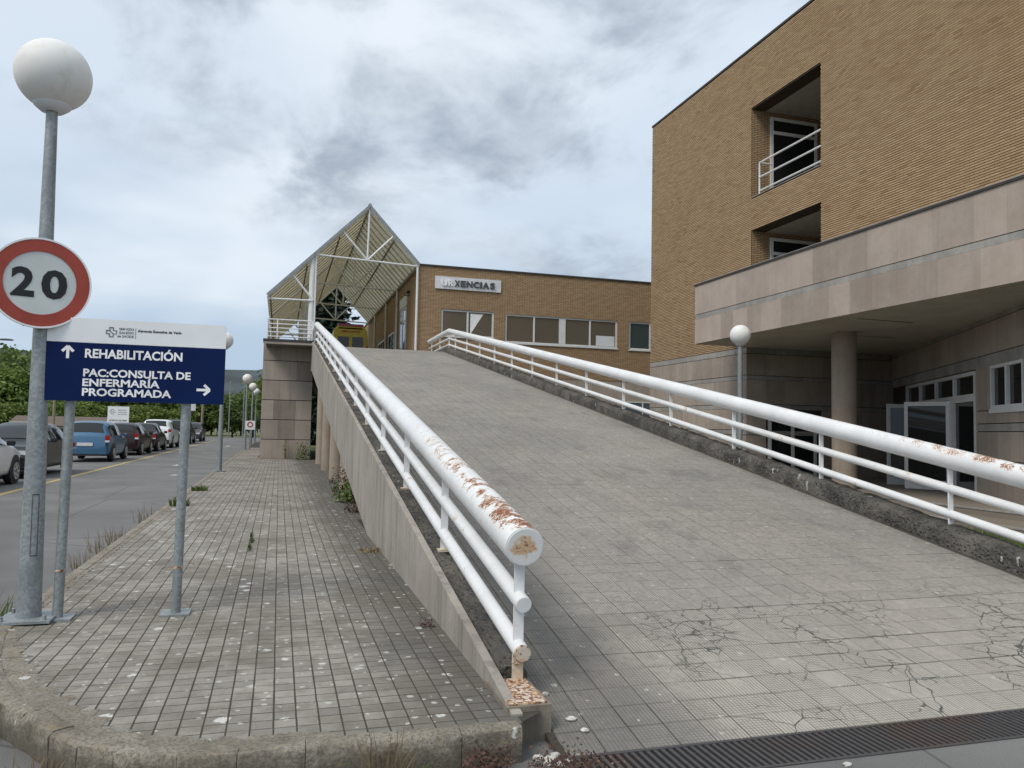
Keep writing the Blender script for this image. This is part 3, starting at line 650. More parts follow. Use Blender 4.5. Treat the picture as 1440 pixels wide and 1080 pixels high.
# ---------------------------------------------------------------- gabled ambulance canopy
cn = tag(empty('entrance_canopy', (3.66, 35.9, ZT)), 'open gabled canopy of ribbed tan sheets on white steel trusses over the drop-off', 'canopy')
def C_(x, y, z): return (x-3.66, y-35.9, z-ZT)
RG, LE, RE = (3.66, 11.66), (-.70, 7.24), (6.02, 9.13); NLx, NLz = 1.32, 9.08; KB = (3.60, 9.10)
def on_left(t): return (RG[0]+(LE[0]-RG[0])*t, RG[1]+(LE[1]-RG[1])*t)
def on_right(t): return (RG[0]+(RE[0]-RG[0])*t, RG[1]+(RE[1]-RG[1])*t)
YA, YB = 35.9, 57.5
NLp = on_left((RG[0]-NLx)/(RG[0]-LE[0])); 
for k, yy in enumerate((YA+.06, 43, 50.2, YB-.06)):
    d = .06
    def bar(p, q, r=.045, nm='truss_bar'): MB().tube([C_(p[0], yy, p[1]-d), C_(q[0], yy, q[1]-d)], r, 8).build(nm, 'rail_white', cn, True)
    bar(RG, LE, .05, 'rafter'); bar(RG, RE, .05, 'rafter'); bar((NLp[0], NLp[1]), (RE[0], RE[1]-.02), .045, 'tie_beam'); mid = (3.62, (NLp[1]+RE[1])/2)
    bar(RG, mid, .045, 'king_post'); bar(on_left(.27), mid); bar(on_right(.48), mid)
    bar((LE[0]+.05, LE[1]-.08), (NLx-.05, LE[1]-.06), .045, 'tie_beam'); bar(on_left(.76), (NLx-.05, LE[1]-.05))
    MB().tube([C_(NLx-.12, yy+.12, ZT), C_(NLx-.12, yy+.12, NLp[1]-.15)], .13, 16).build('column', 'rail_white', cn, True)
    MB().tube([C_(NLx+.03, yy, ZT), C_(NLx+.03, yy, NLp[1]-.1)], .04, 10).build('column', 'rail_white', cn, True)
for nm, E in (('left', LE), ('right', RE)):
    # roof sheets between ribs, each one a panel of its own
    ny = 24; dy = (YB-YA)/ny; L_ = Vector((E[0]-RG[0], 0, E[1]-RG[1])); nrm = Vector((-L_.z, 0, L_.x)).normalized()
    if nrm.z < 0: nrm = -nrm
    for i in range(ny):
        a = Vector(C_(RG[0], YA+i*dy, RG[1])); b = a+L_; c = b+Vector((0, dy-.05, 0)); e = a+Vector((0, dy-.05, 0)); h = nrm*.03
        MB().add([a, b, c, e, a+h, b+h, c+h, e+h], [(0,1,2,3),(7,6,5,4),(0,4,5,1),(1,5,6,2),(2,6,7,3),(3,7,4,0)]).build('roof_sheet', 'canopy_sheet', cn)
        e2 = Vector((0, dy-.05, 0)); a2, b2 = a+e2, b+e2; c2, d2 = b2+Vector((0, .05, 0)), a2+Vector((0, .05, 0)); lo = -nrm*.06
        MB().add([a2+lo, b2+lo, c2+lo, d2+lo, a2+h*1.5, b2+h*1.5, c2+h*1.5, d2+h*1.5], [(0,1,2,3),(7,6,5,4),(0,4,5,1),(1,5,6,2),(2,6,7,3),(3,7,4,0)]).build('rib', 'canopy_sheet', cn)
    for t in ((.30, .62, .97) if nm == 'left' else (.5, .97)):
        p = RG[0]+(E[0]-RG[0])*t, RG[1]+(E[1]-RG[1])*t-.16
        MB().box(C_(p[0]-.03, YA, p[1]-.08), C_(p[0]+.03, YB, p[1])).build('purlin', 'wood_pole', cn)
    # verge flashing
    a = Vector(C_(RG[0], YA-.04, RG[1])); MB().add([a+nrm*-.05, a+L_+nrm*-.05, a+L_+nrm*.07, a+nrm*.07, a+nrm*-.05+Vector((0,.035,0)), a+L_+nrm*-.05+Vector((0,.035,0)), a+L_+nrm*.07+Vector((0,.035,0)), a+nrm*.07+Vector((0,.035,0))],
        [(0,1,2,3),(4,7,6,5),(0,4,5,1),(1,5,6,2),(2,6,7,3),(3,7,4,0)]).build('verge', 'galvanised', cn)
MB().tube([C_(RG[0], YA-.05, RG[1]+.04), C_(RG[0], YB, RG[1]+.04)], .09, 8).build('ridge_cap', 'galvanised', cn, True)
# ---------------------------------------------------------------- main hospital building
hb = tag(empty('hospital_building', (14.29, 28.54, 0)), 'tall tan brick hospital block with recessed balconies and a deep stone canopy', 'building')
HX, HY = 14.29, 28.54
def H(x, y, z): return (x-HX, y-HY, z)
def hbox(a, b, nm, mt, par=None):
    a, b = H(*a), H(*b); return MB().box(tuple(map(min, a, b)), tuple(map(max, a, b))).build(nm, mt, par or hb)
B1 = (18.15, 21.5, 9.11, 12.02); B2 = (18.15, 21.5, 5.6, 8.04); ZR = 14.03; BZ = 4.33; YN = 2.0
# wall backing in slabs round the two balcony openings
for (a, b, c, d) in ((B1[1], HY-.012, BZ, ZR), (YN, B1[0], BZ, ZR), (B1[0], B1[1], B1[3], ZR), (B1[0], B1[1], B2[3], B1[2]), (B1[0], B1[1], BZ, B2[2])):
    hbox((HX, a, c), (HX+.5, b, d), 'wall', 'mortar')
hbox((HX, HY-.012, BZ), (HX+12, HY, ZR), 'end_wall', 'brick_x'); hbox((HX-.03, YN, ZR), (HX+12, HY+.03, ZR+.07), 'roof_coping', 'coping_metal')
hbox((HX+.5, YN, BZ), (HX+12, HY-.02, BZ+.1), 'floor_slab', 'soffit_plaster')
# bricks
items = []; bw, bh = .25, .06; vs0, fs0 = None, None
def brick(l): 
    a, b, d = l/2-.004, .0212, .016
    return [(0,-a,-b),(0,a,-b),(0,a,b),(0,-a,b),(-d,-a,-b),(-d,a,-b),(-d,a,b),(-d,-a,b)], [(4,7,6,5),(0,4,5,1),(1,5,6,2),(2,6,7,3),(3,7,4,0)]
bfull = brick(bw); cuts = {}
ncr = int((ZR-BZ)/bh)
for j in range(ncr):
    zc = BZ+.03+j*bh; segs = [(YN, HY)]
    for (a, b, c, d) in (B1, B2):
        if c-.03 < zc < d+.03: segs = [(YN, a), (b, HY)]
    off = (j % 2)*.125
    for (sa, sb) in segs:
        if sa < 4 and zc < 6.1: sa = 9.0
        k0 = math.floor((sa-off)/bw)
        y = off+k0*bw
        while y < sb:
            a, b = max(y, sa), min(y+bw, sb)
            if b-a > .04:
                if b-a > bw-.001: items.append(((a+b)/2, zc, 'f', *bfull))
                else:
                    key = round(b-a, 3); cuts.setdefault(key, brick(b-a)); items.append(((a+b)/2, zc, key, *cuts[key]))
            y += bw
def vis(it):
    y, z = it[0][1]+HY, it[0][2]; c = Vector((HX, y, z-1.55)); x = c.dot(r2); d = c.dot(fw); v = c.dot(u2)
    f = 1.0 if abs(x/d) < .655 and abs(v/d) < .49 and not (y < 21.9 and z < 4.33+(y-0)*0+2.4) else 99.0
    return d*f
pieces(hb, 'brick', [((0, y-HY, z), k, v, f) for (y, z, k, v, f) in items], 'brick', 300, vis, 'upper_brickwork')
# balconies
def balcony(B, zsill):
    a, b, c, d = B; XB = 18.2
    hbox((HX+.5, b, c-.2), (XB, b+.25, d+.2), 'balcony_side', 'brick_x'); hbox((HX+.016, b-.012, c), (HX+.499, b-.001, d-.002), 'balcony_side', 'brick_x')
    hbox((XB, a-.5, c-.2), (XB+.2, b+.25, d+.2), 'balcony_back', 'brick_y'); hbox((HX+.501, a-.3, d), (XB, b-.001, d+.2), 'balcony_ceiling', 'ceil_wood')
    hbox((HX+.501, a-.25, c-.2), (XB, a, d), 'balcony_side', 'brick_x')
    hbox((HX+.501, a, c-.2), (XB, b-.001, c-.003), 'balcony_floor', 'soffit_plaster'); hbox((HX-.02, a+.001, c+.001), (HX+.3, b-.013, c+.02), 'balcony_sill', 'granite_band')
    w = window(hb, 'X', 14.97-HX, 16.75-HX, c+.02, d-.16, b-HY-.001, 1, 'glass', .1, .05, name='balcony_door')
    MB().box((15.07-HX, b-HY-.06, d-.72), (16.65-HX, b-HY-.002, d-.62)).build('transom', 'white_frame', w)
balcony(B1, 9.11); balcony(B2, 5.6)
br = MB(); rl = empty('balcony_railing', H(HX+.05, 0, 0)); rl.parent = hb
rl.location = (.04, 0, 0)
for dz in (.12, .56, 1.03): MB().tube([(0, 18.15-HY, 9.12+dz), (0, 21.13-HY, 9.12+dz)], .03, 8).build('rail', 'rail_white', rl, True)
MB().tube([(0, 21.13-HY, 9.12), (0, 21.13-HY, 10.15)], .03, 8).build('rail_post', 'rail_white', rl, True); MB().tube([(0, 21.13-HY, 10.15), (.5, 21.13-HY, 10.15)], .03, 8).build('rail_return', 'rail_white', rl, True)
# stone plinth under the brick at the far corner
hbox((HX+.03, 21.82, -.3), (HX+.4, HY-.02, 4.32), 'plinth_core', 'dark_joint')
rows = [(.15, .55, 'plinth_stone'), (.56, 1.50, 'plinth_stone'), (1.52, 1.66, 'granite_band'), (1.68, 2.35, 'plinth_stone'), (2.36, 2.50, 'granite_band'), (2.52, 3.28, 'plinth_stone'), (3.29, 3.42, 'granite_band'), (3.44, 4.12, 'plinth_stone'), (4.14, 4.318, 'granite_band')]
for (a, b, mt) in rows:
    n = 10 if mt == 'plinth_stone' else 4; st_ = (HY-21.74)/n
    for k in range(n): hbox((HX-.012 if mt == 'plinth_stone' else HX-.006, 21.74+k*st_+.002, a), (HX+.1, 21.74+(k+1)*st_-.002, b), 'stone_panel', mt)
# recessed entrance: back wall and the splayed door wall
hbox((HX+.02, 21.79, -.3), (20.3, 22.0, 4.33), 'recess_wall', 'dark_joint')
for (a, b, mt) in rows:
    st_ = (20.016-HX)/8
    for k in range(8):
        xa, xb = HX+k*st_, HX+(k+1)*st_
        if mt == 'plinth_stone' and xb > 15.08 and xa < 16.95 and b < 2.4: continue
        hbox((xa+.002, 21.74 if mt == 'plinth_stone' else 21.75, a), (xb-.002, 21.8, b), 'stone_panel', mt)
window(hb, 'X', 15.1-HX, 16.92-HX, .16, 2.09, 21.78-HY, 2, 'glass', .1, .06, name='service_door')
hbox((15.15, 21.70, 1.95), (15.6, 21.72, 2.12), 'notice', 'poster_blue')
P0 = Vector((15.9, 14.63, 0)); du = Vector((math.sin(rad(30)), math.cos(rad(30)), 0)); dn = Vector((-du.y, du.x, 0))   # du along the wall, dn towards the viewer
dw = empty('entrance_wall', (P0.x-HX, P0.y-HY, 0)); dw.parent = hb; dw.rotation_euler.z = rad(90-30)
# local axes of the wall: x along du, y along dn
def wbox(s0, s1, z0, z1, d0, d1, nm, mt, par=None): return MB().box((s0, d0, z0), (s1, d1, z1)).build(nm, mt, par or dw)
wbox(-6.5, -2.85, -.3, 4.33, -.25, 0, 'wall', 'dark_joint'); wbox(-1.0, -.02, -.3, 4.33, -.25, 0, 'wall', 'dark_joint'); wbox(-2.85, -1.0, -.3, 2.2, -.25, 0, 'wall', 'dark_joint'); wbox(-2.85, -1.0, 3.2, 4.33, -.25, 0, 'wall', 'dark_joint')
wbox(-.02, 8.2, 3.17, 4.33, -.25, 0, 'wall', 'dark_joint'); wbox(6.4, 8.2, -.3, 3.17, -.25, 0, 'wall', 'dark_joint')
for (a, b, mt) in [(.15, .9, 'plinth_stone'), (.92, 1.06, 'granite_band'), (1.08, 1.7, 'plinth_stone'), (1.72, 1.88, 'granite_band'), (1.9, 2.18, 'plinth_stone')]:
    for k in range(9):
        s0, s1 = -6.2+k*.688, -6.2+(k+1)*.688; wbox(s0+.002, min(s1, -.02)-.002, a, b, 0, .03 if mt == 'plinth_stone' else .022, 'stone_panel', mt)
    for k in range(3): wbox(6.4+k*.6+.002, 6.998+k*.6, a, b, 0, .03 if mt == 'plinth_stone' else .022, 'stone_panel', mt)
for k in range(6): wbox(-.95+k*.155, -.80+k*.155, 2.2, 3.2, 0, .03, 'stone_panel', 'plinth_stone')
for k in range(21):
    s0 = -6.2+k*.688; wbox(s0+.002, s0+.686, 3.48, 4.2, 0, .03, 'stone_panel', 'plinth_stone'); wbox(s0+.001, s0+.687, 3.2, 3.46, 0, .022, 'stone_panel', 'granite_band'); wbox(s0+.001, s0+.687, 4.22, 4.325, 0, .022, 'stone_panel', 'granite_band')
def wwin(s0, s1, z0, z1, n, glass, nm, fr=.07):
    w = MB(); w.box((s0, -.1, z0), (s1, .05, z0+fr)).box((s0, -.1, z1-fr), (s1, .05, z1)).box((s0, -.1, z0+fr), (s0+fr, .05, z1-fr)).box((s1-fr, -.1, z0+fr), (s1, .05, z1-fr))
    wo = w.build(nm, 'white_frame', dw); st_ = (s1-s0)/n
    for k in range(n):
        MB().box((s0+k*st_+fr*.6, -.03, z0+fr), (s0+(k+1)*st_-fr*.6, -.02, z1-fr)).build('pane', glass, wo)
        if k: MB().box((s0+k*st_-fr*.6, -.1, z0+fr), (s0+k*st_+fr*.6, .054, z1-fr)).build('mullion', 'white_frame', wo)
    return wo
wwin(-2.85, -1.02, 2.22, 3.19, 2, 'glass', 'window')
MB().box((-2.9, 0, 2.12), (-.98, .07, 2.218)).build('window_sill', 'white_frame', dw)
wwin(0, 6.35, 2.53, 3.16, 4, 'glass', 'transom_light', .09)
wwin(0, 1.75, .16, 2.53, 1, 'glass', 'entrance_door', .09); wwin(4.4, 6.35, .16, 2.53, 1, 'glass_tint', 'entrance_door', .09)
MB().box((1.77, -.1, .16), (1.95, .05, 2.53)).build('door_post', 'white_frame', dw); MB().box((4.2, -.1, .16), (4.38, .05, 2.53)).build('door_post', 'white_frame', dw)
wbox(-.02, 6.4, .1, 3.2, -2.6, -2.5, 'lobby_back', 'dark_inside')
# the pair of door leaves that stand open towards the yard
for (s, ang, ln) in ((1.98, 62, 1.1), (4.2, 100, 1.1)):
    lf = empty('door_leaf', (s, .03, .17)); lf.parent = dw; lf.rotation_euler.z = rad(ang)
    MB().box((0, -.025, 0), (ln, .025, .24)).box((0, -.025, 2.22), (ln, .025, 2.33)).box((0, -.025, .24), (.09, .025, 2.22)).box((ln-.09, -.025, .24), (ln, .025, 2.22)).build('leaf_frame', 'white_frame', lf)
    MB().box((.09, -.006, .24), (ln-.09, .006, 2.22)).build('pane', 'glass', lf); MB().box((ln-.2, -.06, .9), (ln-.17, -.03, 1.3)).build('pull_handle', 'galvanised', lf)
MB().box((.4, .3, 1.0), (.62, .31, 1.3)).build('door_notice', 'sign_white', dw)
# canopy: stone fascia, soffit, column
ca = empty('stone_canopy', (0, 0, 0)); ca.parent = hb
XF = 12.42; YF = 21.75; YN2 = 3.0
hbox((XF+.06, YN2, 4.335), (HX-.015, YF-.04, 6.12), 'canopy_core', 'dark_joint', ca)
hbox((XF+.05, YN2, 4.318), (21, YF-.02, 4.333), 'soffit', 'soffit_plaster', ca)
w = .86; k = 0; y = YF
while y > YN2+.5:
    l = w*random.uniform(.75, 1.2); yb = max(y-l, YN2)
    hbox((XF, yb+.0015, 4.33), (XF+.07, y-.0015, 5.085), 'stone_panel', 'fascia_stone', ca); y = yb
y = YF
while y > YN2+.5:
    l = w*random.uniform(.75, 1.2); yb = max(y-l, YN2)
    hbox((XF, yb+.0015, 5.245), (XF+.07, y-.0015, 6.15), 'stone_panel', 'fascia_stone', ca); y = yb
for k in range(13): hbox((XF+.008, YF-(k+1)*1.44+.001, 5.09), (XF+.07, YF-k*1.44-.001, 5.23), 'granite_strip', 'granite_band', ca)
for (a, b) in ((4.33, 5.085), (5.09, 5.23), (5.245, 6.15)): hbox((XF+.072, YF-.03, a), (HX-.016, YF-.002, b), 'end_panel', 'fascia_stone', ca)
hbox((XF-.03, YN2, 6.152), (HX-.016, YF+.03, 6.20), 'coping', 'coping_metal', ca); hbox((XF-.034, YN2, 6.20), (HX-.016, YF+.03, 6.215), 'coping_edge', 'granite_band', ca)
for (ya, yb, xx) in ((15.2, 15.25, 13.0), (17.8, 17.84, 14.9)): hbox((xx, ya, 4.312), (xx+1.6, yb, 4.317), 'soffit_joint', 'dark_joint', ca)
MB().tube([H(14.45, 17.44, .1), H(14.45, 17.44, 4.33)], .315, 32).build('column', 'column_concrete', hb, True)
# ---------------------------------------------------------------- lamp posts
def globe_lamp(x, y, zb, h, label, group='white globe lamp posts', near=False, gr=.25, rb=.078, rt_=.037):
    t = tag(empty('lamp_post', (x, y, zb)), label, 'lamp post', group)
    MB().tube([(0, 0, 0), (0, 0, h)], [rb, rt_], 20 if near else 10, False).build('pole', 'galvanised', t, True)
    MB().lathe([(.0, h-.02), (gr*.30, h-.02), (gr*.47, h+.015), (gr*.50, h+.03), (gr*.42, h+.045)], 24).build('collar', 'panel_grey', t, True)
    pr_ = [(gr*math.cos(a), h+.015+gr*.93+gr*math.sin(a)) for a in np.linspace(-1.18, PI/2, 22)]; pr_[-1] = (.0005, pr_[-1][1])
    MB().lathe(pr_, 36 if near else 20).build('globe', 'lamp_globe', t, True)
    MB().box((-.17, -.17, 0), (.17, .17, .018)).build('base_plate', 'galvanised', t)
    if near:
        for sx in (-1, 1):
            for sy in (-1, 1): MB().tube([(sx*.13, sy*.13, .018), (sx*.13, sy*.13, .05)], .014, 6).build('bolt', 'galvanised', t)
        d = MB(); a0 = -1.15
        zs_ = (.44, .86); r = .0745
        for (a, b, c, e) in ((-.32, .32, zs_[0], zs_[0]+.008), (-.32, .32, zs_[1], zs_[1]+.008), (-.32, -.26, zs_[0], zs_[1]), (.26, .32, zs_[0], zs_[1])):
            n_ = 6; vs = []; 
            for i in range(n_+1):
                q = a0+a+(b-a)*i/n_
                for zz in (c, e): rr = rb+(rt_-rb)*zz/h+.0015; vs.append((rr*math.cos(q), rr*math.sin(q), zz))
            d.add(vs, [(2*i, 2*i+2, 2*i+3, 2*i+1) for i in range(n_)])
        d.build('service_hatch', 'ink_grey', t)
    return t
L0 = globe_lamp(-1.62, 6.23, PZ+.012, 3.62, 'nearest globe lamp post, grey galvanised pole beside the speed limit sign', near=True)
L0.rotation_euler = (0, rad(-.45), 0)
for y, lb in ((24.2, 'globe lamp post behind the blue sign, its globe peeping out beside it'), (44.3, 'tallest looking of the three globe lamps left of the stone pier'), (53.8, 'middle one of the three globe lamps left of the stone pier'), (62.0, 'farthest of the globe lamps beside the stone pier')):
    globe_lamp(-1.62 if y < 30 else -1.72, y, PZ+.012, 3.55, lb)
globe_lamp(10.95, 16.95, -.15, 3.9, 'globe lamp post standing in front of the hospital canopy corner', gr=.255, rb=.07, rt_=.06)
# ---------------------------------------------------------------- signs
sp = tag(empty('speed_sign', (-1.635, 6.13, 2.50)), 'round red rimmed speed limit sign reading 20 on the lamp post', 'sign'); sp.rotation_euler.z = rad(20)
def disc(r0, r1, y0, y1, n=56):
    mb = MB(); mb.tube([(0, y0, 0), (0, y1, 0)], r1, n) if r0 == 0 else None
    if r0:
        vs = []; 
        for (r, yy) in ((r0, y1), (r1, y1), (r1, y0), (r0, y0)): vs += [(r*math.cos(2*PI*k/n), yy, r*math.sin(2*PI*k/n)) for k in range(n)]
        mb.add(vs, [(i*n+k, i*n+(k+1) % n, ((i+1) % 4)*n+(k+1) % n, ((i+1) % 4)*n+k) for i in range(4) for k in range(n)])
    return mb
disc(0, .314, -.002, .012).build('plate', 'sign_face', sp); disc(.222, .309, -.008, -.003).build('red_ring', 'sign_red', sp); disc(.306, .318, -.011, .016).build('rim', 'sign_white', sp)
text('2', 'numeral', 'ink_black', sp, -.175, -.095, .14, .185, -.003, .002, .035); text('0', 'numeral', 'ink_black', sp, .005, -.095, .16, .185, -.003, .002, .035)
for zz in (-.29, .29): MB().box((-.09, .012, zz-.015), (.09, .05, zz+.015)).build('bracket', 'galvanised', sp)
ds = tag(empty('direction_sign', (-1.0, 6.2, PZ)), 'blue and white hospital direction sign on two grey posts', 'sign')
for px in (-.445, .325):
    po = MB().tube([(px, .045, .0), (px+.012, .045, 2.0)], .034, 16).build('post', 'galvanised', ds, True)
    MB().box((px-.10, -.05, 0), (px+.10, .14, .014)).build('base_plate', 'galvanised', po); MB().tube([(px+.002, .045, .33), (px+.002, .045, .345)], .036, 16).build('rust_band', 'rust_plate', po, True)
def rrect(x0, x1, z0, z1, r):
    pts = []
    for cx, cz, a0 in ((x1-r, z1-r, 0), (x0+r, z1-r, PI/2), (x0+r, z0+r, PI), (x1-r, z0+r, 1.5*PI)): pts += [(cx+r*math.cos(a0+t), cz+r*math.sin(a0+t)) for t in np.linspace(0, PI/2, 5)]
    return pts
ZB = 1.535; bx0, bx1 = -.592, .597       # board in local coordinates
MB().prism([(bx0, ZB+.418), (bx1, ZB+.418), (bx1, ZB+.578), (bx1-.012, ZB+.592), (bx0+.012, ZB+.592), (bx0, ZB+.578)], 1, -.01, .008).build('header_panel', 'sign_white', ds)
MB().box((bx0, -.011, ZB), (bx1, .009, ZB+.416)).build('blue_panel', 'sign_blue', ds)
yf = -.012
def T_(s, x0, x1, zbase, h, mat='letter_white', bold=.03, yy=yf): text(s, 'lettering', mat, ds, x0, zbase, x1-x0, h, yy, .0015, bold)
T_('REHABILITACIÓN', -.345, .30, ZB+.312, .060); T_('PAC:CONSULTA DE', -.35, .362, ZB+.178, .051); T_('ENFERMARÍA', -.352, .155, ZB+.109, .050); T_('PROGRAMADA', -.352, .235, ZB+.040, .051)
def arrow(cx, cz, s, up_):
    mb = MB(); pts = [((0, -s), (0, s)), ((-s*.82, s*.12), (0, s*.98)), ((s*.82, s*.12), (0, s*.98))]
    for (a, b) in pts:
        a, b = Vector(a), Vector(b); t = (b-a).normalized(); n = Vector((-t.y, t.x))*.0095; q = [a-n, b-n, b+n, a+n]
        if not up_: q = [Vector((p.y, -p.x)) for p in q]
        mb.prism([(cx+p.x, cz+p.y) for p in q], 1, yf-.0015-.0004*len(mb.v)/8, yf)
    mb.build('arrow', 'letter_white', ds)
arrow(-.455, ZB+.345, .044, True); arrow(.452, ZB+.105, .046, False)
yh = -.0105
T_('SERVIZO', -.132, -.035, ZB+.520, .016, 'ink_grey', .0, yh); T_('GALEGO', -.132, -.035, ZB+.494, .016, 'ink_grey', .0, yh); T_('de SAÚDE', -.142, -.035, ZB+.468, .016, 'ink_grey', .0, yh)
T_('Xerencia Executiva de Verín', -.010, .285, ZB+.512, .017, 'ink_black', .025, yh); MB().box((-.024, yh-.0015, ZB+.462), (-.022, yh, ZB+.54)).build('divider', 'ink_grey', ds)
def cross_logo(parent, cx, cz, s, yy, nm='logo'):
    t = s*.36; o = [(t, s), (t, t), (s, t), (s, -t), (t, -t), (t, -s), (-t, -s), (-t, -t), (-s, -t), (-s, t), (-t, t), (-t, s)]; mb = MB(); wd = s*.13
    for a, b in list(zip(o, o[1:]+o[:1])) + [((-t*1.1, t*1.1), (t*.9, -t*.9))]:
        a, b = Vector(a), Vector(b); tt = (b-a).normalized(); n = Vector((-tt.y, tt.x))*wd*.5; a = a-tt*wd*.5; b = b+tt*wd*.5
        mb.prism([(cx+p.x, cz+p.y) for p in (a-n, b-n, b+n, a+n)], 1, yy-.001-.00003*len(mb.v), yy)
    mb.build(nm, 'ink_grey', parent)
cross_logo(ds, -.182, ZB+.502, .033, yh)
# white hospital board beyond the cars
ib = tag(empty('information_board', (-9.86, 55, 0)), 'white hospital board with a cross logo rising behind the parked cars', 'sign')
MB().box((-.62, -.03, 1.42), (.62, .03, 2.46)).build('panel', 'sign_white', ib)
for px in (-.5, .5): MB().tube([(px, .07, 0), (px, .07, 2.4)], .04, 8).build('post', 'galvanised', ib, True)
cross_logo(ib, -.34, 2.12, .15, -.032); 
for k, s in enumerate(('SERVIZO', 'GALEGO', 'de SAÚDE')): text(s, 'lettering', 'ink_grey', ib, -.02, 2.19-k*.13, .5, .075, -.032, .002, .0)
text('HOSPITAL DE VERÍN', 'lettering', 'ink_black', ib, -.52, 1.52, 1.04, .085, -.032, .002, .03)
ss = tag(empty('small_road_sign', (-1.45, 43.2, PZ)), 'small square sign with a red ring on the pole by the stone pier', 'sign')
MB().box((-.24, -.07, 1.08), (.24, -.05, 1.54)).build('plate', 'sign_white', ss); MB().tube([(0, 0, 0), (0, 0, 1.6)], .035, 8).build('post', 'galvanised', ss, True)
dd = disc(.09, .15, -.08, -.072, 24); dd.v = [(x, y, z+1.34) for x, y, z in dd.v]; dd.build('red_ring', 'sign_red', ss)
rs = tag(empty('road_sign', (-6.3, 62, 0)), 'thin pole with a narrow sign seen edge on among the trees', 'sign')
MB().tube([(0, 0, 0), (0, 0, 3.4)], .05, 8).build('post', 'galvanised', rs, True); MB().box((.0, -.1, 2.4), (.35, -.07, 3.5)).build('plate', 'panel_grey', rs)
# street light reaching in from the left
sg = tag(empty('street_light', (-17.5, 45, 0)), 'slim street light arm reaching in above the trees at the left edge', 'street light')
MB().tube([(0, 0, 0), (0, 0, 5.0), (.3, 0, 5.35), (1.0, 0, 5.43), (3.8, 0, 5.5)], [.09, .06, .05, .045, .04], 10).build('pole', 'galvanised', sg, True)
MB().lathe([(.0, -.05), (.1, -.05), (.13, 0), (.08, .06), (.0, .08)], 12).build('lamp_head', 'ink_grey', sg, True, (4.1, 0, 5.53)).scale = (3, .9, .8)
for i, (x, y, h, lb) in enumerate(((-18.2, 74, 7.5, 'wooden utility pole behind the black parked car'), (-4.9, 84.5, 6.0, 'thin pale pole between the farthest cars and the sign post'), (-7.6, 86, 8.0, 'weathered wooden pole seen just right of the white car'), (-5.8, 88, 7.5, 'wooden pole beside a twin pole before the wood'), (-3.6, 86, 6.2, 'slim pole on the grass verge at the road bend'))):
    t = tag(empty('utility_pole', (x, y, -.2)), lb, 'pole', 'poles before the wood'); MB().tube([(0, 0, 0), (0, 0, h)], [.13, .09] if i != 4 and i != 1 else [.06, .05], 8).build('pole', 'wood_pole' if i not in (1, 4) else 'galvanised', t, True)
    MB().tube([(-.35, 0, h-.3), (.35, 0, h-.3)], .035, 6).build('crossarm', 'wood_pole', t)
# low house behind the parking
hs_ = tag(empty('low_house', (-21.5, 78, -.75)), 'low pale house with a brown tiled roof behind the parked cars', 'house')
MB().box((-1, 0, 0), (6.5, 5, 1.75)).build('wall', 'house_wall', hs_); MB().prism([(-.3, 1.75), (2.5, 2.6), (5.3, 1.75)], 0, -1.3, 6.8).build('roof', 'roof_tile', hs_)
MB().box((-1.05, -.3, .9), (.6, -.02, 2.1)).build('white_cabinet', 'house_wall', hs_); MB().box((2, -.03, .7), (3.2, .02, 1.5)).build('window', 'glass', hs_)
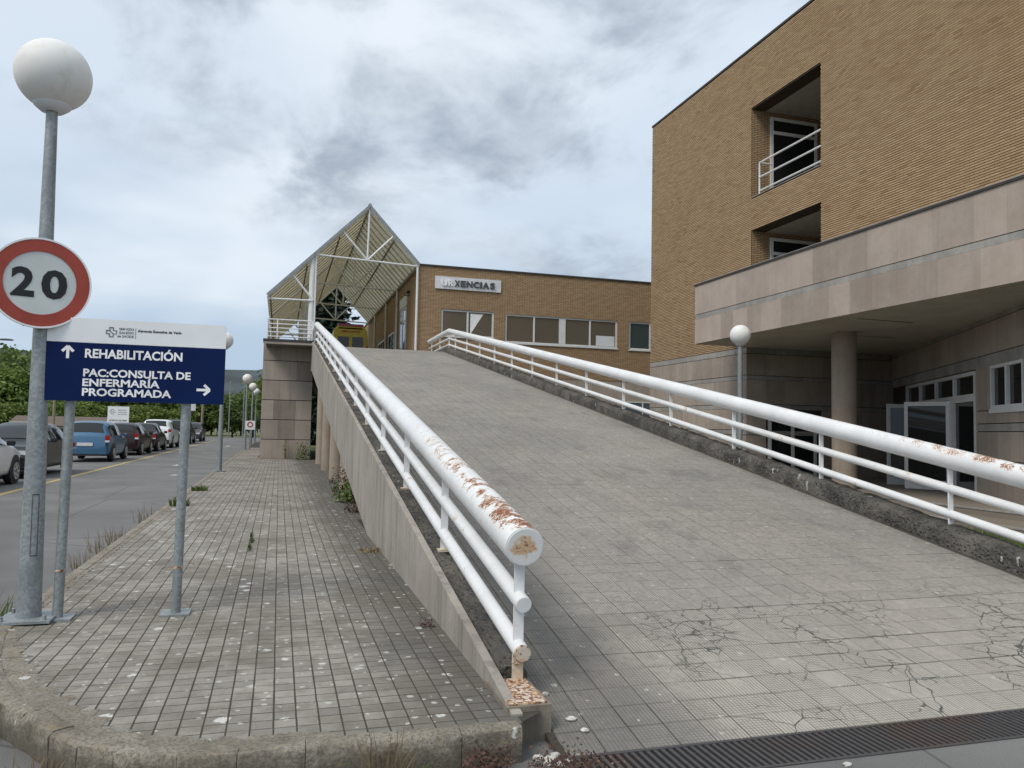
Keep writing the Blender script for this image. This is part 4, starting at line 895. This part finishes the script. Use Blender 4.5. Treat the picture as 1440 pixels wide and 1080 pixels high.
# ---------------------------------------------------------------- cars
def chaikin(p, it=2, keep=()):
    for _ in range(it):
        q = [p[0]]
        for a, b in zip(p[:-1], p[1:]): q += [tuple(np.array(a)*.75+np.array(b)*.25), tuple(np.array(a)*.25+np.array(b)*.75)]
        p = q + [p[-1]]
    return p
def crom(xs, ys, x):
    return float(np.interp(x, xs, ys))
def make_car(loc, rz_, paint, label, L=4.0, W=1.72, H_=1.46, kind='hatch', lights=True):
    t = tag(empty('parked_car', loc, rz_), label, 'car', 'cars parked along the road'); w = W/2
    # stations: y (0 rear, 1 front), belt height, roof height, half width
    if kind == 'hatch': st = [(0, .62, .66, .80), (.02, .86, .90, .90), (.05, .93, 1.10, .95), (.11, .94, H_-.10, .97), (.2, .94, H_-.01, .99), (.38, .94, H_, 1), (.52, .93, H_-.03, 1), (.62, .92, H_-.16, 1), (.745, .90, .98, 1), (.80, .88, .92, .99), (.93, .76, .80, .95), (.98, .66, .70, .86), (1, .50, .54, .74)]
    elif kind == 'suv': st = [(0, .70, .74, .82), (.02, 1.0, 1.04, .92), (.05, 1.06, 1.3, .96), (.09, 1.07, H_-.10, .98), (.2, 1.06, H_, 1), (.4, 1.06, H_+.01, 1), (.53, 1.05, H_-.04, 1), (.62, 1.04, H_-.2, 1), (.73, 1.02, 1.1, 1), (.80, 1.0, 1.05, .99), (.93, .92, .96, .95), (.98, .8, .84, .87), (1, .6, .64, .76)]
    else: st = [(0, .66, .70, .80), (.02, .90, .94, .90), (.12, .95, .99, .96), (.17, .95, 1.05, .97), (.27, .95, H_-.07, .99), (.36, .94, H_-.01, 1), (.5, .93, H_, 1), (.6, .92, H_-.12, 1), (.73, .90, .97, 1), (.80, .87, .91, .99), (.93, .77, .81, .95), (.98, .67, .70, .86), (1, .5, .54, .74)]
    A = np.array(st); us = np.unique(np.concatenate([np.linspace(0, 1, 61), A[:, 0]]))
    sm = lambda c: np.interp(us, A[:, 0], A[:, c])
    def smooth(v):
        k = np.array([1, 2, 1])/4; q = np.concatenate([[v[0]], v, [v[-1]]]); return np.convolve(q, k, 'valid')
    zb, zr, ww = smooth(sm(1)), smooth(sm(2)), smooth(sm(3))*w
    NV = 5
    def ring(i):
        gh = max(0, min(1, (zr[i]-zb[i])/.35)); b = ww[i]; r = b*(.93-.24*gh); zl = .20+.06*(abs(us[i]-.5)*2)**6
        base = [(0, zl), (b*.90, zl), (b*.985, zl+.14), (b, (zl+zb[i])*.55), (b*.975, zb[i]), (r+.05*gh, zr[i]-.07*gh-.015), (r-.06, zr[i]-.004), (r*.5, zr[i]+.012), (0, zr[i]+.016)]
        return chaikin(base, 2)
    rings = [ring(i) for i in range(len(us))]; n = len(rings[0]); vs = []; fs = []
    for i, rg in enumerate(rings):
        for (x, z) in rg: vs.append((x, (us[i]-.5)*L, z))
        for (x, z) in rg: vs.append((-x, (us[i]-.5)*L, z))
    for i in range(len(us)-1):
        for k in range(n-1):
            a = i*2*n+k; b = a+2*n; fs.append((a, a+1, b+1, b)); fs.append((a+n, b+n, b+n+1, a+n+1))
    for i in (0, len(us)-1): o = i*2*n; fs.append(tuple(range(o, o+n)) + tuple(range(o+2*n-1, o+n-1, -1)))
    body = MB().add(vs, fs, 0).build('body', paint, t, True)
    def surf(u, v):      # v in units of base profile corners: sample polyline between belt (4) and roof (5)
        i = np.clip(np.interp(u, us, np.arange(len(us))), 0, len(us)-1); i0 = int(i); i1 = min(i0+1, len(us)-1); f = i-i0
        def pt(j):
            gh = max(0, min(1, (zr[j]-zb[j])/.35)); b = ww[j]; r = b*(.93-.24*gh); p = np.array([b*.975, zb[j]]); q = np.array([r+.05*gh, zr[j]-.07*gh-.015]); return p*(1-v)+q*v
        p = pt(i0)*(1-f)+pt(i1)*f; return p[0], (u-.5)*L, p[1]
    # side glass
    cab = {'hatch': (.13, .66), 'suv': (.12, .66), 'sedan': (.24, .66)}[kind]; mid_ = cab[0]+.47*(cab[1]-cab[0])
    for sgn in (-1, 1):
        for (ua, ub) in ((cab[0], mid_-.008), (mid_+.008, cab[1])):
            vv = []; m_ = 10
            for i in range(m_+1):
                for v in (.10, .9):
                    u = ua+(ub-ua)*i/m_; x, y, z = surf(u, v)
                    if z < surf(u, .1)[2]+.02 and v > .5: z = surf(u, .1)[2]+.02
                    vv.append((sgn*(x+.014), y, z))
            MB().add(vv, [(2*i, 2*i+1, 2*i+3, 2*i+2) for i in range(m_)]).build('side_window', 'car_glass', t, True)
    def cross(ua, ub, va, inset, nm, mt='car_glass', zoff=.012):
        vv = []; m_ = 8; k_ = 8
        for i in range(m_+1):
            u = ua+(ub-ua)*i/m_; z = np.interp(u, us, zr)+.016; hw = np.interp(u, us, ww)*(.93-.24*max(0, min(1, (np.interp(u, us, zr)-np.interp(u, us, zb))/.35)))-inset
            for j in range(k_+1):
                x = -hw+2*hw*j/k_; vv.append((x, (u-.5)*L, z+zoff-.03*(abs(x)/hw)**3))
        MB().add(vv, [(i*(k_+1)+j, i*(k_+1)+j+1, (i+1)*(k_+1)+j+1, (i+1)*(k_+1)+j) for i in range(m_) for j in range(k_)]).build(nm, mt, t, True)
    fr_ = {'hatch': (.56, .735), 'suv': (.565, .72), 'sedan': (.545, .72)}[kind]; re_ = {'hatch': (.047, .115), 'suv': (.047, .10), 'sedan': (.16, .275)}[kind]
    cross(*fr_, 0, .06, 'windscreen', zoff=.016); cross(*re_, 0, .07, 'rear_window', zoff=.02)
    # ends: bumpers, lamps, plates
    ye, yf_ = -L/2, L/2; zbm = .33
    def facebox(y, d, x0, x1, z0, z1, nm, mt): MB().box((x0, min(y, y+d), z0), (x1, max(y, y+d), z1)).build(nm, mt, t)
    hi = .12 if kind == 'suv' else 0
    facebox(ye+.05, -.075, -w*.86, w*.86, .30, .50, 'rear_bumper', paint if kind != 'suv' else 'black_plastic'); facebox(ye+.04, -.08, -w*.7, w*.7, .24, .31, 'bumper_trim', 'black_plastic')
    facebox(yf_-.06, .075, -w*.8, w*.8, .28, .46, 'front_bumper', paint); facebox(yf_-.05, .068, -w*.45, w*.45, .36, .58, 'grille', 'black_plastic')
    facebox(ye+.03, -.062, -.26, .26, .60+hi, .72+hi, 'licence_plate', 'plate_white'); facebox(yf_-.03, .065, -.26, .26, .34, .45, 'licence_plate', 'plate_white')
    for s in (-1, 1):
        xa, xb = sorted((s*w*.78, s*w*.945)); facebox(ye+.12, -.115, xa, xb, .82+hi if kind != 'sedan' else .72, 1.0+hi if kind != 'sedan' else .86, 'tail_lamp', 'lamp_red'); facebox(ye+.12, -.113, xa, xb, (.74+hi if kind != 'sedan' else .66), (.815+hi if kind != 'sedan' else .715), 'indicator_lamp', 'lamp_clear'); facebox(yf_-.2, .14, *sorted((s*w*.55, s*w*.88)), .60+hi, .73+hi, 'headlamp', 'lamp_clear')
        # mirrors
        MB().lathe([(.0, -.07), (.07, -.06), (.09, 0), (.07, .07), (.0, .08)], 10).build('wing_mirror', 'black_plastic' if paint != 'paint_blue' else 'paint_blue', t, True, (s*(w+.06), L*.165, .98+hi)).scale = (1.1, .6, .9)
        MB().box((s*(w*.99) if s > 0 else s*(w*.99)-.012, -.02*L, .76+hi*.8), (s*(w*.99)+.012 if s > 0 else s*(w*.99), .02*L, .79+hi*.8)).build('door_handle', paint, t)
        for yw in (-.315*L, .315*L):
            r = .31 if kind != 'suv' else .345
            MB().tube([(s*(w-.10), yw, r+.02), (s*(w+.004), yw, r+.02)], r+.055, 28).build('wheel_arch', 'black_plastic', t, True)
            wh = MB(); prf = [(r*.62, .0), (r*.9, .0), (r, .03), (r, .17), (r*.9, .2)]
            vs = []; nn = 28
            for (q, xx) in prf: vs += [(s*(w+.012-xx), yw+q*math.cos(2*PI*k/nn), r+q*math.sin(2*PI*k/nn)) for k in range(nn)]
            wo = wh.add(vs, [(i*nn+k, i*nn+(k+1) % nn, (i+1)*nn+(k+1) % nn, (i+1)*nn+k) for i in range(len(prf)-1) for k in range(nn)]).build('wheel', 'tyre', t, True)
            rim = MB(); rim.tube([(s*(w-.02), yw, r), (s*(w+.007), yw, r)], r*.62, 24)
            rim.build('brake_drum', 'black_plastic', wo, True); sp_ = MB()
            for k in range(7):
                a = 2*PI*k/7; c_, s_ = math.cos(a), math.sin(a); wdt = .028
                q = [(-wdt, .02), (wdt, .02), (wdt*1.2, r*.62), (-wdt*1.2, r*.62)]
                vs = [(s*(w+.03-xx), yw+p*c_-o*s_, r+p*s_+o*c_) for xx in (0, .025) for (o, p) in q]
                sp_.add(vs, [(0,1,2,3),(7,6,5,4),(0,4,5,1),(1,5,6,2),(2,6,7,3),(3,7,4,0)])
            nn = 24; vs = []
            for (q, xx) in ((r*.58, 0), (r*.65, 0), (r*.65, .03), (r*.58, .03)): vs += [(s*(w+.034-xx), yw+q*math.cos(2*PI*k/nn), r+q*math.sin(2*PI*k/nn)) for k in range(nn)]
            sp_.add(vs, [(i*nn+k, i*nn+(k+1) % nn, ((i+1) % 4)*nn+(k+1) % nn, ((i+1) % 4)*nn+k) for i in range(4) for k in range(nn)]); sp_.build('rim', 'alloy', wo)
    return t
XC = -5.98
def park(y, W, **k): make_car((XC-W/2, y, 0), k.pop('rz', 0), k.pop('paint'), k.pop('label'), W=W, **k)
park(19.95, 1.76, paint='paint_white', label='white hatchback cut off by the left edge of the picture', L=4.15, H_=1.5)
park(24.95, 1.74, paint='paint_black', label='black saloon facing the viewer between the white and blue cars', L=4.35, H_=1.44, kind='sedan', rz=PI)
park(34.05, 1.70, paint='paint_blue', label='light blue hatchback seen from behind', L=3.85, H_=1.52)
park(40.5, 1.76, paint='paint_darkred', label='nearly black hatchback with red tail lamps parked ahead of the blue car', L=4.15, H_=1.46)
park(45.6, 1.74, paint='paint_maroon', label='dark maroon saloon between the black hatchback and the white off-roader', L=4.3, H_=1.46, kind='sedan')
park(51.6, 1.84, paint='paint_white', label='white off-roader with a black lower bumper', L=4.4, H_=1.66, kind='suv')
park(61.5, 1.84, paint='paint_black', label='black off-roader half hidden by the sign post', L=4.4, H_=1.7, kind='suv')
park(69.5, 1.78, paint='paint_grey', label='dark grey car at the far end of the parked row', L=4.2, H_=1.55, rz=PI)
# ---------------------------------------------------------------- ambulance on the platform
am = tag(empty('ambulance', (3.72, 47.0, ZT+.01)), 'yellow ambulance van seen from behind under the canopy', 'ambulance')
sec = [(-1.0, .35), (1.0, .35), (1.02, 1.3), (.90, 2.35), (.74, 2.52), (-.74, 2.52), (-.90, 2.35), (-1.02, 1.3)]
vs = []; 
for (y, sx, sz) in ((-2.0, .97, .985), (-1.93, 1, 1), (2.3, 1, 1), (2.9, .98, .93), (3.6, .93, .52), (3.7, .9, .48)): vs += [(x*sx, y, .35+(z-.35)*sz) for x, z in sec]
fs = [(i*8+k, i*8+(k+1) % 8, (i+1)*8+(k+1) % 8, (i+1)*8+k) for i in range(5) for k in range(8)] + [tuple(range(8)), tuple(range(47, 39, -1))]
MB().add(vs, fs, 0).build('body', 'yellow_paint', am)
for (x0, x1) in ((-.76, -.04), (.04, .76)):
    d = MB().box((x0-.03, -2.03, .5), (x1+.03, -2.005, 2.12)).build('rear_door', 'yellow_paint', am); MB().box((x0+.05, -2.045, 1.15), (x1-.05, -2.032, 1.92)).build('pane', 'car_glass', d)
    MB().box(((x0+x1)/2+.2, -2.06, .95), ((x0+x1)/2+.26, -2.032, 1.1)).build('handle', 'black_plastic', d)
text('AMBULANCIA', 'lettering', 'stripe_red', am, -.55, 2.16, 1.1, .13, -1.985, .02, .03)
MB().box((-.72, -1.98, 2.50), (.72, -1.7, 2.66)).build('light_bar', 'lamp_red', am); MB().box((-.66, -2.0, 2.36), (.66, -1.97, 2.44)).build('brake_light', 'lamp_red', am)
for s in (-1, 1):
    MB().box((s*.93-.06, -2.04, .75), (s*.93+.06, -1.99, 1.45)).build('tail_lamp', 'lamp_red', am)
    for yw in (-1.1, 2.3): MB().tube([(s*.72, yw, .34), (s*1.0, yw, .34)], .34, 24).build('wheel', 'tyre', am, True)
MB().box((-.95, -2.12, .3), (.95, -1.98, .5)).build('rear_bumper', 'black_plastic', am)
# ---------------------------------------------------------------- trees
def leaf_cloud(n_cl, per, shape, leaf, seed, spread=.16):
    g_ = np.random.default_rng(seed); V = []; F = []; R = []
    for c in range(n_cl):
        p = shape(g_); rr = spread*g_.uniform(.6, 1.3); cr = g_.uniform(0, .5)
        for k in range(per):
            q = p+g_.normal(0, 1, 3)*rr*np.array([1, 1, .7]); a = g_.normal(0, 1, 3); a /= np.linalg.norm(a); b = np.cross(a, g_.normal(0, 1, 3)); b /= np.linalg.norm(b)+1e-6; s = leaf*g_.uniform(.6, 1.3)
            o = len(V); V += [tuple(q-a*s), tuple(q+b*s*.55), tuple(q+a*s), tuple(q-b*s*.55)]; F.append((o, o+1, o+2, o+3)); R.append(float(min(1, cr+g_.uniform(0, .5))))
    return V, F, R
def broad(g_):
    d = g_.normal(0, 1, 3); d /= np.linalg.norm(d); r = g_.uniform(.45, 1)**.6
    lob = 1+.22*math.sin(3*math.atan2(d[1], d[0])+d[2]*4); return np.array([d[0]*.48*r*lob, d[1]*.48*r*lob, .56+d[2]*.42*r*(1 if d[2] > 0 else .95)])
def cone(g_):
    h = g_.uniform(.06, 1)**1.1; a = g_.uniform(0, 2*PI); r = (1-h)*.27*g_.uniform(.5, 1.08)*(1+.15*math.sin(h*45)); return np.array([r*math.cos(a), r*math.sin(a), h])
crowns = []
for k in range(5):
    V, F, R = leaf_cloud(230, 18, broad, .032, 40+k, .058); mb = MB(); mb.v, mb.f, mb.r = V, F, R
    mt = ('leaf_mid', 'leaf_dark', 'leaf_light', 'leaf_mid', 'leaf_dark')[k]
    me = bpy.data.meshes.new('crown'); me.from_pydata(V, [], F); a_ = me.attributes.new('rnd', 'FLOAT', 'FACE'); a_.data.foreach_set('value', R); me.materials.append(MAT[mt]); crowns.append(me)
V, F, R = leaf_cloud(520, 22, cone, .022, 99, .03); cme = bpy.data.meshes.new('crown'); cme.from_pydata(V, [], F); a_ = cme.attributes.new('rnd', 'FLOAT', 'FACE'); a_.data.foreach_set('value', R); cme.materials.append(MAT['leaf_conifer'])
tk = MB().tube([(0, 0, -.02), (.01, 0, .2), (-.01, .01, .42), (.0, 0, .7)], [.024, .019, .014, .006], 8)
for a in range(5):
    q = a*1.26; tk.tube([(0, 0, .25+.06*a), (.13*math.cos(q), .13*math.sin(q), .42+.06*a), (.27*math.cos(q), .27*math.sin(q), .56+.05*a)], [.012, .008, .003], 6)
trunk_me = tk.mesh('trunk', 'bark', True)
def tree(x, y, h, k, label, group, name='broadleaf_tree', wide=1.0, zb=-.25):
    t = tag(empty(name, (x, y, zb), random.uniform(0, 6.28)), label, 'tree', group); c = link('crown', cme if k == 'c' else crowns[k], t); c.scale = (h*wide, h*wide, h); r = link('trunk', trunk_me, t); r.scale = (h*.9, h*.9, h)
tree(4.0, 74, 14.4+.2, 'c', 'dark conifer seen under the gabled canopy behind the ambulance', None, 'conifer_tree', 1.25)
tree(6.5, 80, 11.5, 'c', 'second dark conifer crowding the first behind the ambulance', None, 'conifer_tree', 1.4)
G1 = 'trees of the wood beyond the car park'; lab = 'leafy green tree in the dense wood beyond the parked cars'
for i in range(17):
    x = -36+i*2.35+random.uniform(-.6, .6); y = 96+random.uniform(-3, 4)
    h = np.interp(x, [-40, -20, -10, -2, 4], [8.2, 7.0, 5.8, 5.0, 6.0])*random.uniform(.88, 1.12); tree(x, y, h, random.choice((0, 1, 3, 4, 2)), 'leafy tree in the low front row of the wood beyond the parked cars', G1, wide=1.25)
for i in range(15):
    x = -52+i*3.6+random.uniform(-1, 1); y = 116+random.uniform(-4, 4)
    h = np.interp(x, [-60, -32, -18, -8, 4], [11, 10.2, 7.4, 5.8, 5.8])*random.uniform(.9, 1.1); tree(x, y, h, random.choice((0, 1, 3, 4)), 'taller tree in the middle row of the wood beyond the parked cars', G1, wide=1.15)
for i in range(10):
    x = -60+i*4.2+random.uniform(-1, 1); y = 138+random.uniform(-4, 4); tree(x, y, np.interp(x, [-60, -40, -22], [13.4, 12, 8.6])*random.uniform(.92, 1.08), random.choice((0, 1, 4)), 'tall tree in the back row of the wood at the left edge', G1, wide=1.05)
for i in range(9):
    tree(-27+i*2.0+random.uniform(-.4, .4), 86+random.uniform(-2, 2), random.uniform(3.0, 4.2), random.choice((2, 0, 2)), 'low bright shrub at the edge of the wood behind the cars', 'shrubs before the wood', 'shrub', 1.5)
tree(-1.2, 99, 7.6, 2, 'pale green tree rising just left of the stone pier', None, wide=.9)
# far hills
def hill(x0, x1, y, pk, name):
    xs_ = np.linspace(x0, x1, 60); vs = []; fs = []
    for i, x in enumerate(xs_):
        hgt = pk(x)+3*math.sin(x*.02)+2*math.sin(x*.053+1)
        for (dy, s) in ((-500, 0), (-300, .42), (-140, .8), (0, 1), (300, .6)): vs.append((x, y+dy, -1+hgt*s))
    for i in range(59):
        for k in range(4): a = i*5+k; fs.append((a, a+5, a+6, a+1))
    struct(MB().add(vs, fs).build(name, 'hill_wood', None, True))
hill(-2600, 900, 1700, lambda x: 105+55*math.exp(-((x+900)/500)**2)+22*math.exp(-((x-60)/120)**2), 'hill')
# ---------------------------------------------------------------- weeds, grass, stones
def tuft(name, loc, label, cat, mat, n, h, spread, wid=.006, group=None, leafy=False):
    mb = MB()
    for i in range(n):
        a = random.uniform(0, 6.28); r = spread*random.random()**.7; bx_, by_ = r*math.cos(a), r*math.sin(a); hh = h*random.uniform(.4, 1.1); ln = random.uniform(.1, .6)*hh; b2 = a+random.uniform(-1, 1)
        if leafy:
            c = Vector((bx_, by_, hh*random.random())); d = Vector((random.gauss(0, 1), random.gauss(0, 1), random.gauss(0, .6))).normalized(); e = d.orthogonal().normalized(); s = wid*random.uniform(.6, 1.4)
            mb.add([c-d*s, c+e*s*.6, c+d*s, c-e*s*.6], [(0,1,2,3)])
        else:
            t1 = Vector((bx_, by_, 0)); t2 = t1+Vector((math.cos(b2)*ln*.4, math.sin(b2)*ln*.4, hh*.6)); t3 = t1+Vector((math.cos(b2)*ln, math.sin(b2)*ln, hh)); s = Vector((-math.sin(b2+.7), math.cos(b2+.7), 0))*wid
            mb.add([t1-s, t1+s, t2+s*.7, t2-s*.7, t3], [(0,1,2,3),(3,2,4)])
    me = bpy.data.meshes.new(name); me.from_pydata(mb.v, [], mb.f); a_ = me.attributes.new('rnd', 'FLOAT', 'FACE'); a_.data.foreach_set('value', mb.r); me.materials.append(MAT[mat]); o = link(name, me, None, loc)
    return tag(o, label, cat, group)
tuft('weed', (.95, 3.45, 0), 'dark red dry weed at the foot of the kerb near the rail end', 'weed', 'weed_red', 420, .13, .12, .010, leafy=True)
tuft('weed', (1.28, 3.34, 0), 'reddish brown weed heap beside the left end of the drain', 'weed', 'weed_red', 800, .13, .17, .008, leafy=True)
tuft('weed', (1.42, 3.30, 0), 'low brown weed mat touching the drain grate', 'weed', 'weed_dry', 260, .05, .16, .006, leafy=True)
tuft('weed', (.50, 3.48, 0), 'straw coloured dry weed standing against the front kerb', 'weed', 'weed_dry', 60, .26, .11, .003)
tuft('weed', (.64, 3.46, 0), 'small green weed beside the straw coloured one', 'weed', 'weed_green', 120, .06, .07, .009, leafy=True)
tuft('weed', (-.70, 3.60, 0), 'bright green seedling at the rounded kerb corner', 'weed', 'weed_green', 90, .08, .05, .012, leafy=True)
tuft('weed', (-.98, 3.86, 0), 'dry brown weed along the rounded kerb corner', 'weed', 'weed_dry', 60, .13, .16, .003)
tuft('weed', (-1.33, 4.36, 0), 'green weed at the left edge of the picture by the kerb', 'weed', 'weed_green', 90, .16, .07, .012, leafy=True)
tuft('weed', (-1.93, 6.55, 0), 'green and dry weed behind the foot of the lamp post', 'weed', 'weed_green', 80, .26, .12, .006)
tuft('weed', (-1.93, 6.3, 0), 'reddish weed beside the lamp post base', 'weed', 'weed_red', 60, .32, .1, .004)
for i, (y, h) in enumerate(((9.2, .22), (10.3, .3), (11.2, .24), (13.2, .3))): tuft('weed', (-1.9, y, 0), ('sparse dry weed on the road side of the kerb, nearest the sign', 'taller dry weed in the gutter behind the sign post', 'dry weed farther along the gutter', 'farthest dry weed along the kerb')[i], 'weed', 'weed_dry', 46, h, .22, .004, 'dry weeds in the gutter')
tuft('weed', (-1.55, 14.2, PZ), 'green tuft on the pavement edge behind the sign post', 'weed', 'weed_green', 120, .16, .16, .01)
tuft('weed', (-1.52, 17.3, PZ), 'second green tuft farther along the pavement edge', 'weed', 'weed_green', 90, .12, .18, .01)
for k, (x, y) in enumerate(((-.27, 9.3), (-.265, 9.9), (-.28, 10.4))): tuft('weed', (x, y, PZ-.01), 'thin green grass growing in a pavement joint', 'weed', 'weed_green', 60, .05, .035, .005, 'grass in the pavement joint').scale = (.6, 6, 1)
tuft('bush', (1.42, 14.6, PZ), 'low green leafy bush under the ramp beam by the nearest column', 'bush', 'weed_green', 700, .42, .45, .035, leafy=True)
tuft('bush', (1.36, 16.6, PZ), 'dark red shrub between the ramp columns', 'bush', 'weed_red', 260, .55, .32, .03, leafy=True)
tuft('bush', (1.25, 12.9, PZ), 'dry reddish undergrowth along the foot of the ramp beam', 'bush', 'weed_red', 200, .2, .2, .02, leafy=True)
tuft('weed', (1.06, 8.9, PZ), 'yellowish moss patch at the foot of the ramp beam', 'weed', 'weed_dry', 200, .03, .2, .014, leafy=True)
tuft('weed', (1.04, 5.5, PZ), 'tiny dark red weed at the foot of the ramp beam', 'weed', 'weed_red', 90, .06, .06, .008, leafy=True)
tuft('bush', (.95, 32.3, PZ), 'dark green weed bush at the foot of the stone pier', 'bush', 'leaf_dark', 260, .7, .35, .04, leafy=True)
tuft('weed', (.28, 32.7, PZ), 'thin dark plant climbing the stone pier face', 'weed', 'leaf_dark', 130, .9, .08, .03, leafy=True)
gv = MB()
for i in range(9000):
    x, y = random.uniform(7.0, 10.9), random.uniform(6.6, 10.4); h = random.uniform(.05, .13); a = random.uniform(0, 6.28); s = Vector((math.cos(a), math.sin(a), 0))*.006; t1 = Vector((x, y, .05)); gv.add([t1-s, t1+s, t1+Vector((random.uniform(-.04, .04), random.uniform(-.04, .04), h))], [(0,1,2)])
struct(MB().box((7.0, 6.6, -.15), (10.9, 10.4, .05)).build('lawn', 'grass_ground'))
me = bpy.data.meshes.new('grass'); me.from_pydata(gv.v, [], gv.f); a_ = me.attributes.new('rnd', 'FLOAT', 'FACE'); a_.data.foreach_set('value', gv.r); me.materials.append(MAT['weed_green']); tag(link('grass', me), 'short green grass beside the ramp kerb', 'grass', None, 'stuff')
def stone(x, y, z, s, label, group):
    mb = MB(); vs = []; n = 7
    for (h, r) in ((0, .8), (.45, 1), (.8, .7)): vs += [(r*s*math.cos(6.28*k/n)*random.uniform(.75, 1.2), r*s*math.sin(6.28*k/n)*random.uniform(.6, 1), h*s*.8) for k in range(n)]
    mb.add(vs, [(i*n+k, i*n+(k+1) % n, (i+1)*n+(k+1) % n, (i+1)*n+k) for i in range(2) for k in range(n)] + [tuple(range(2*n, 3*n))]); tag(mb.build('pebble', 'pebble', None, False, (x, y, z)), label, 'stone', group)
for (x, y, s) in ((1.22, 3.56, .03), (1.27, 3.53, .035), (1.31, 3.57, .028), (1.25, 3.49, .025), (1.30, 3.46, .03), (1.35, 3.5, .022)): stone(x, y, .0, s, 'small pale pebble in the heap at the foot of the concrete block', 'pebbles by the concrete block')
for (x, y, s, lb) in ((1.50, 3.85, .028, 'pale chip on the ramp tiles, right of the block'), (1.53, 3.74, .024, 'pale chip on the ramp nearest the drain'), (1.45, 4.12, .022, 'pale chip on the ramp farthest from the drain')): stone(x, y, rz(y), s, lb, 'loose chips at the foot of the ramp')
for (x, y, s, lb) in ((-1.2, 4.12, .03, 'white flat stone by the kerb at the left edge'), (-1.06, 3.8, .018, 'small pale stone on the asphalt by the kerb corner'), (2.62, 3.15, .022, 'pale chip on the asphalt in front of the drain')): stone(x, y, .0, s, lb, 'loose stones on the asphalt')
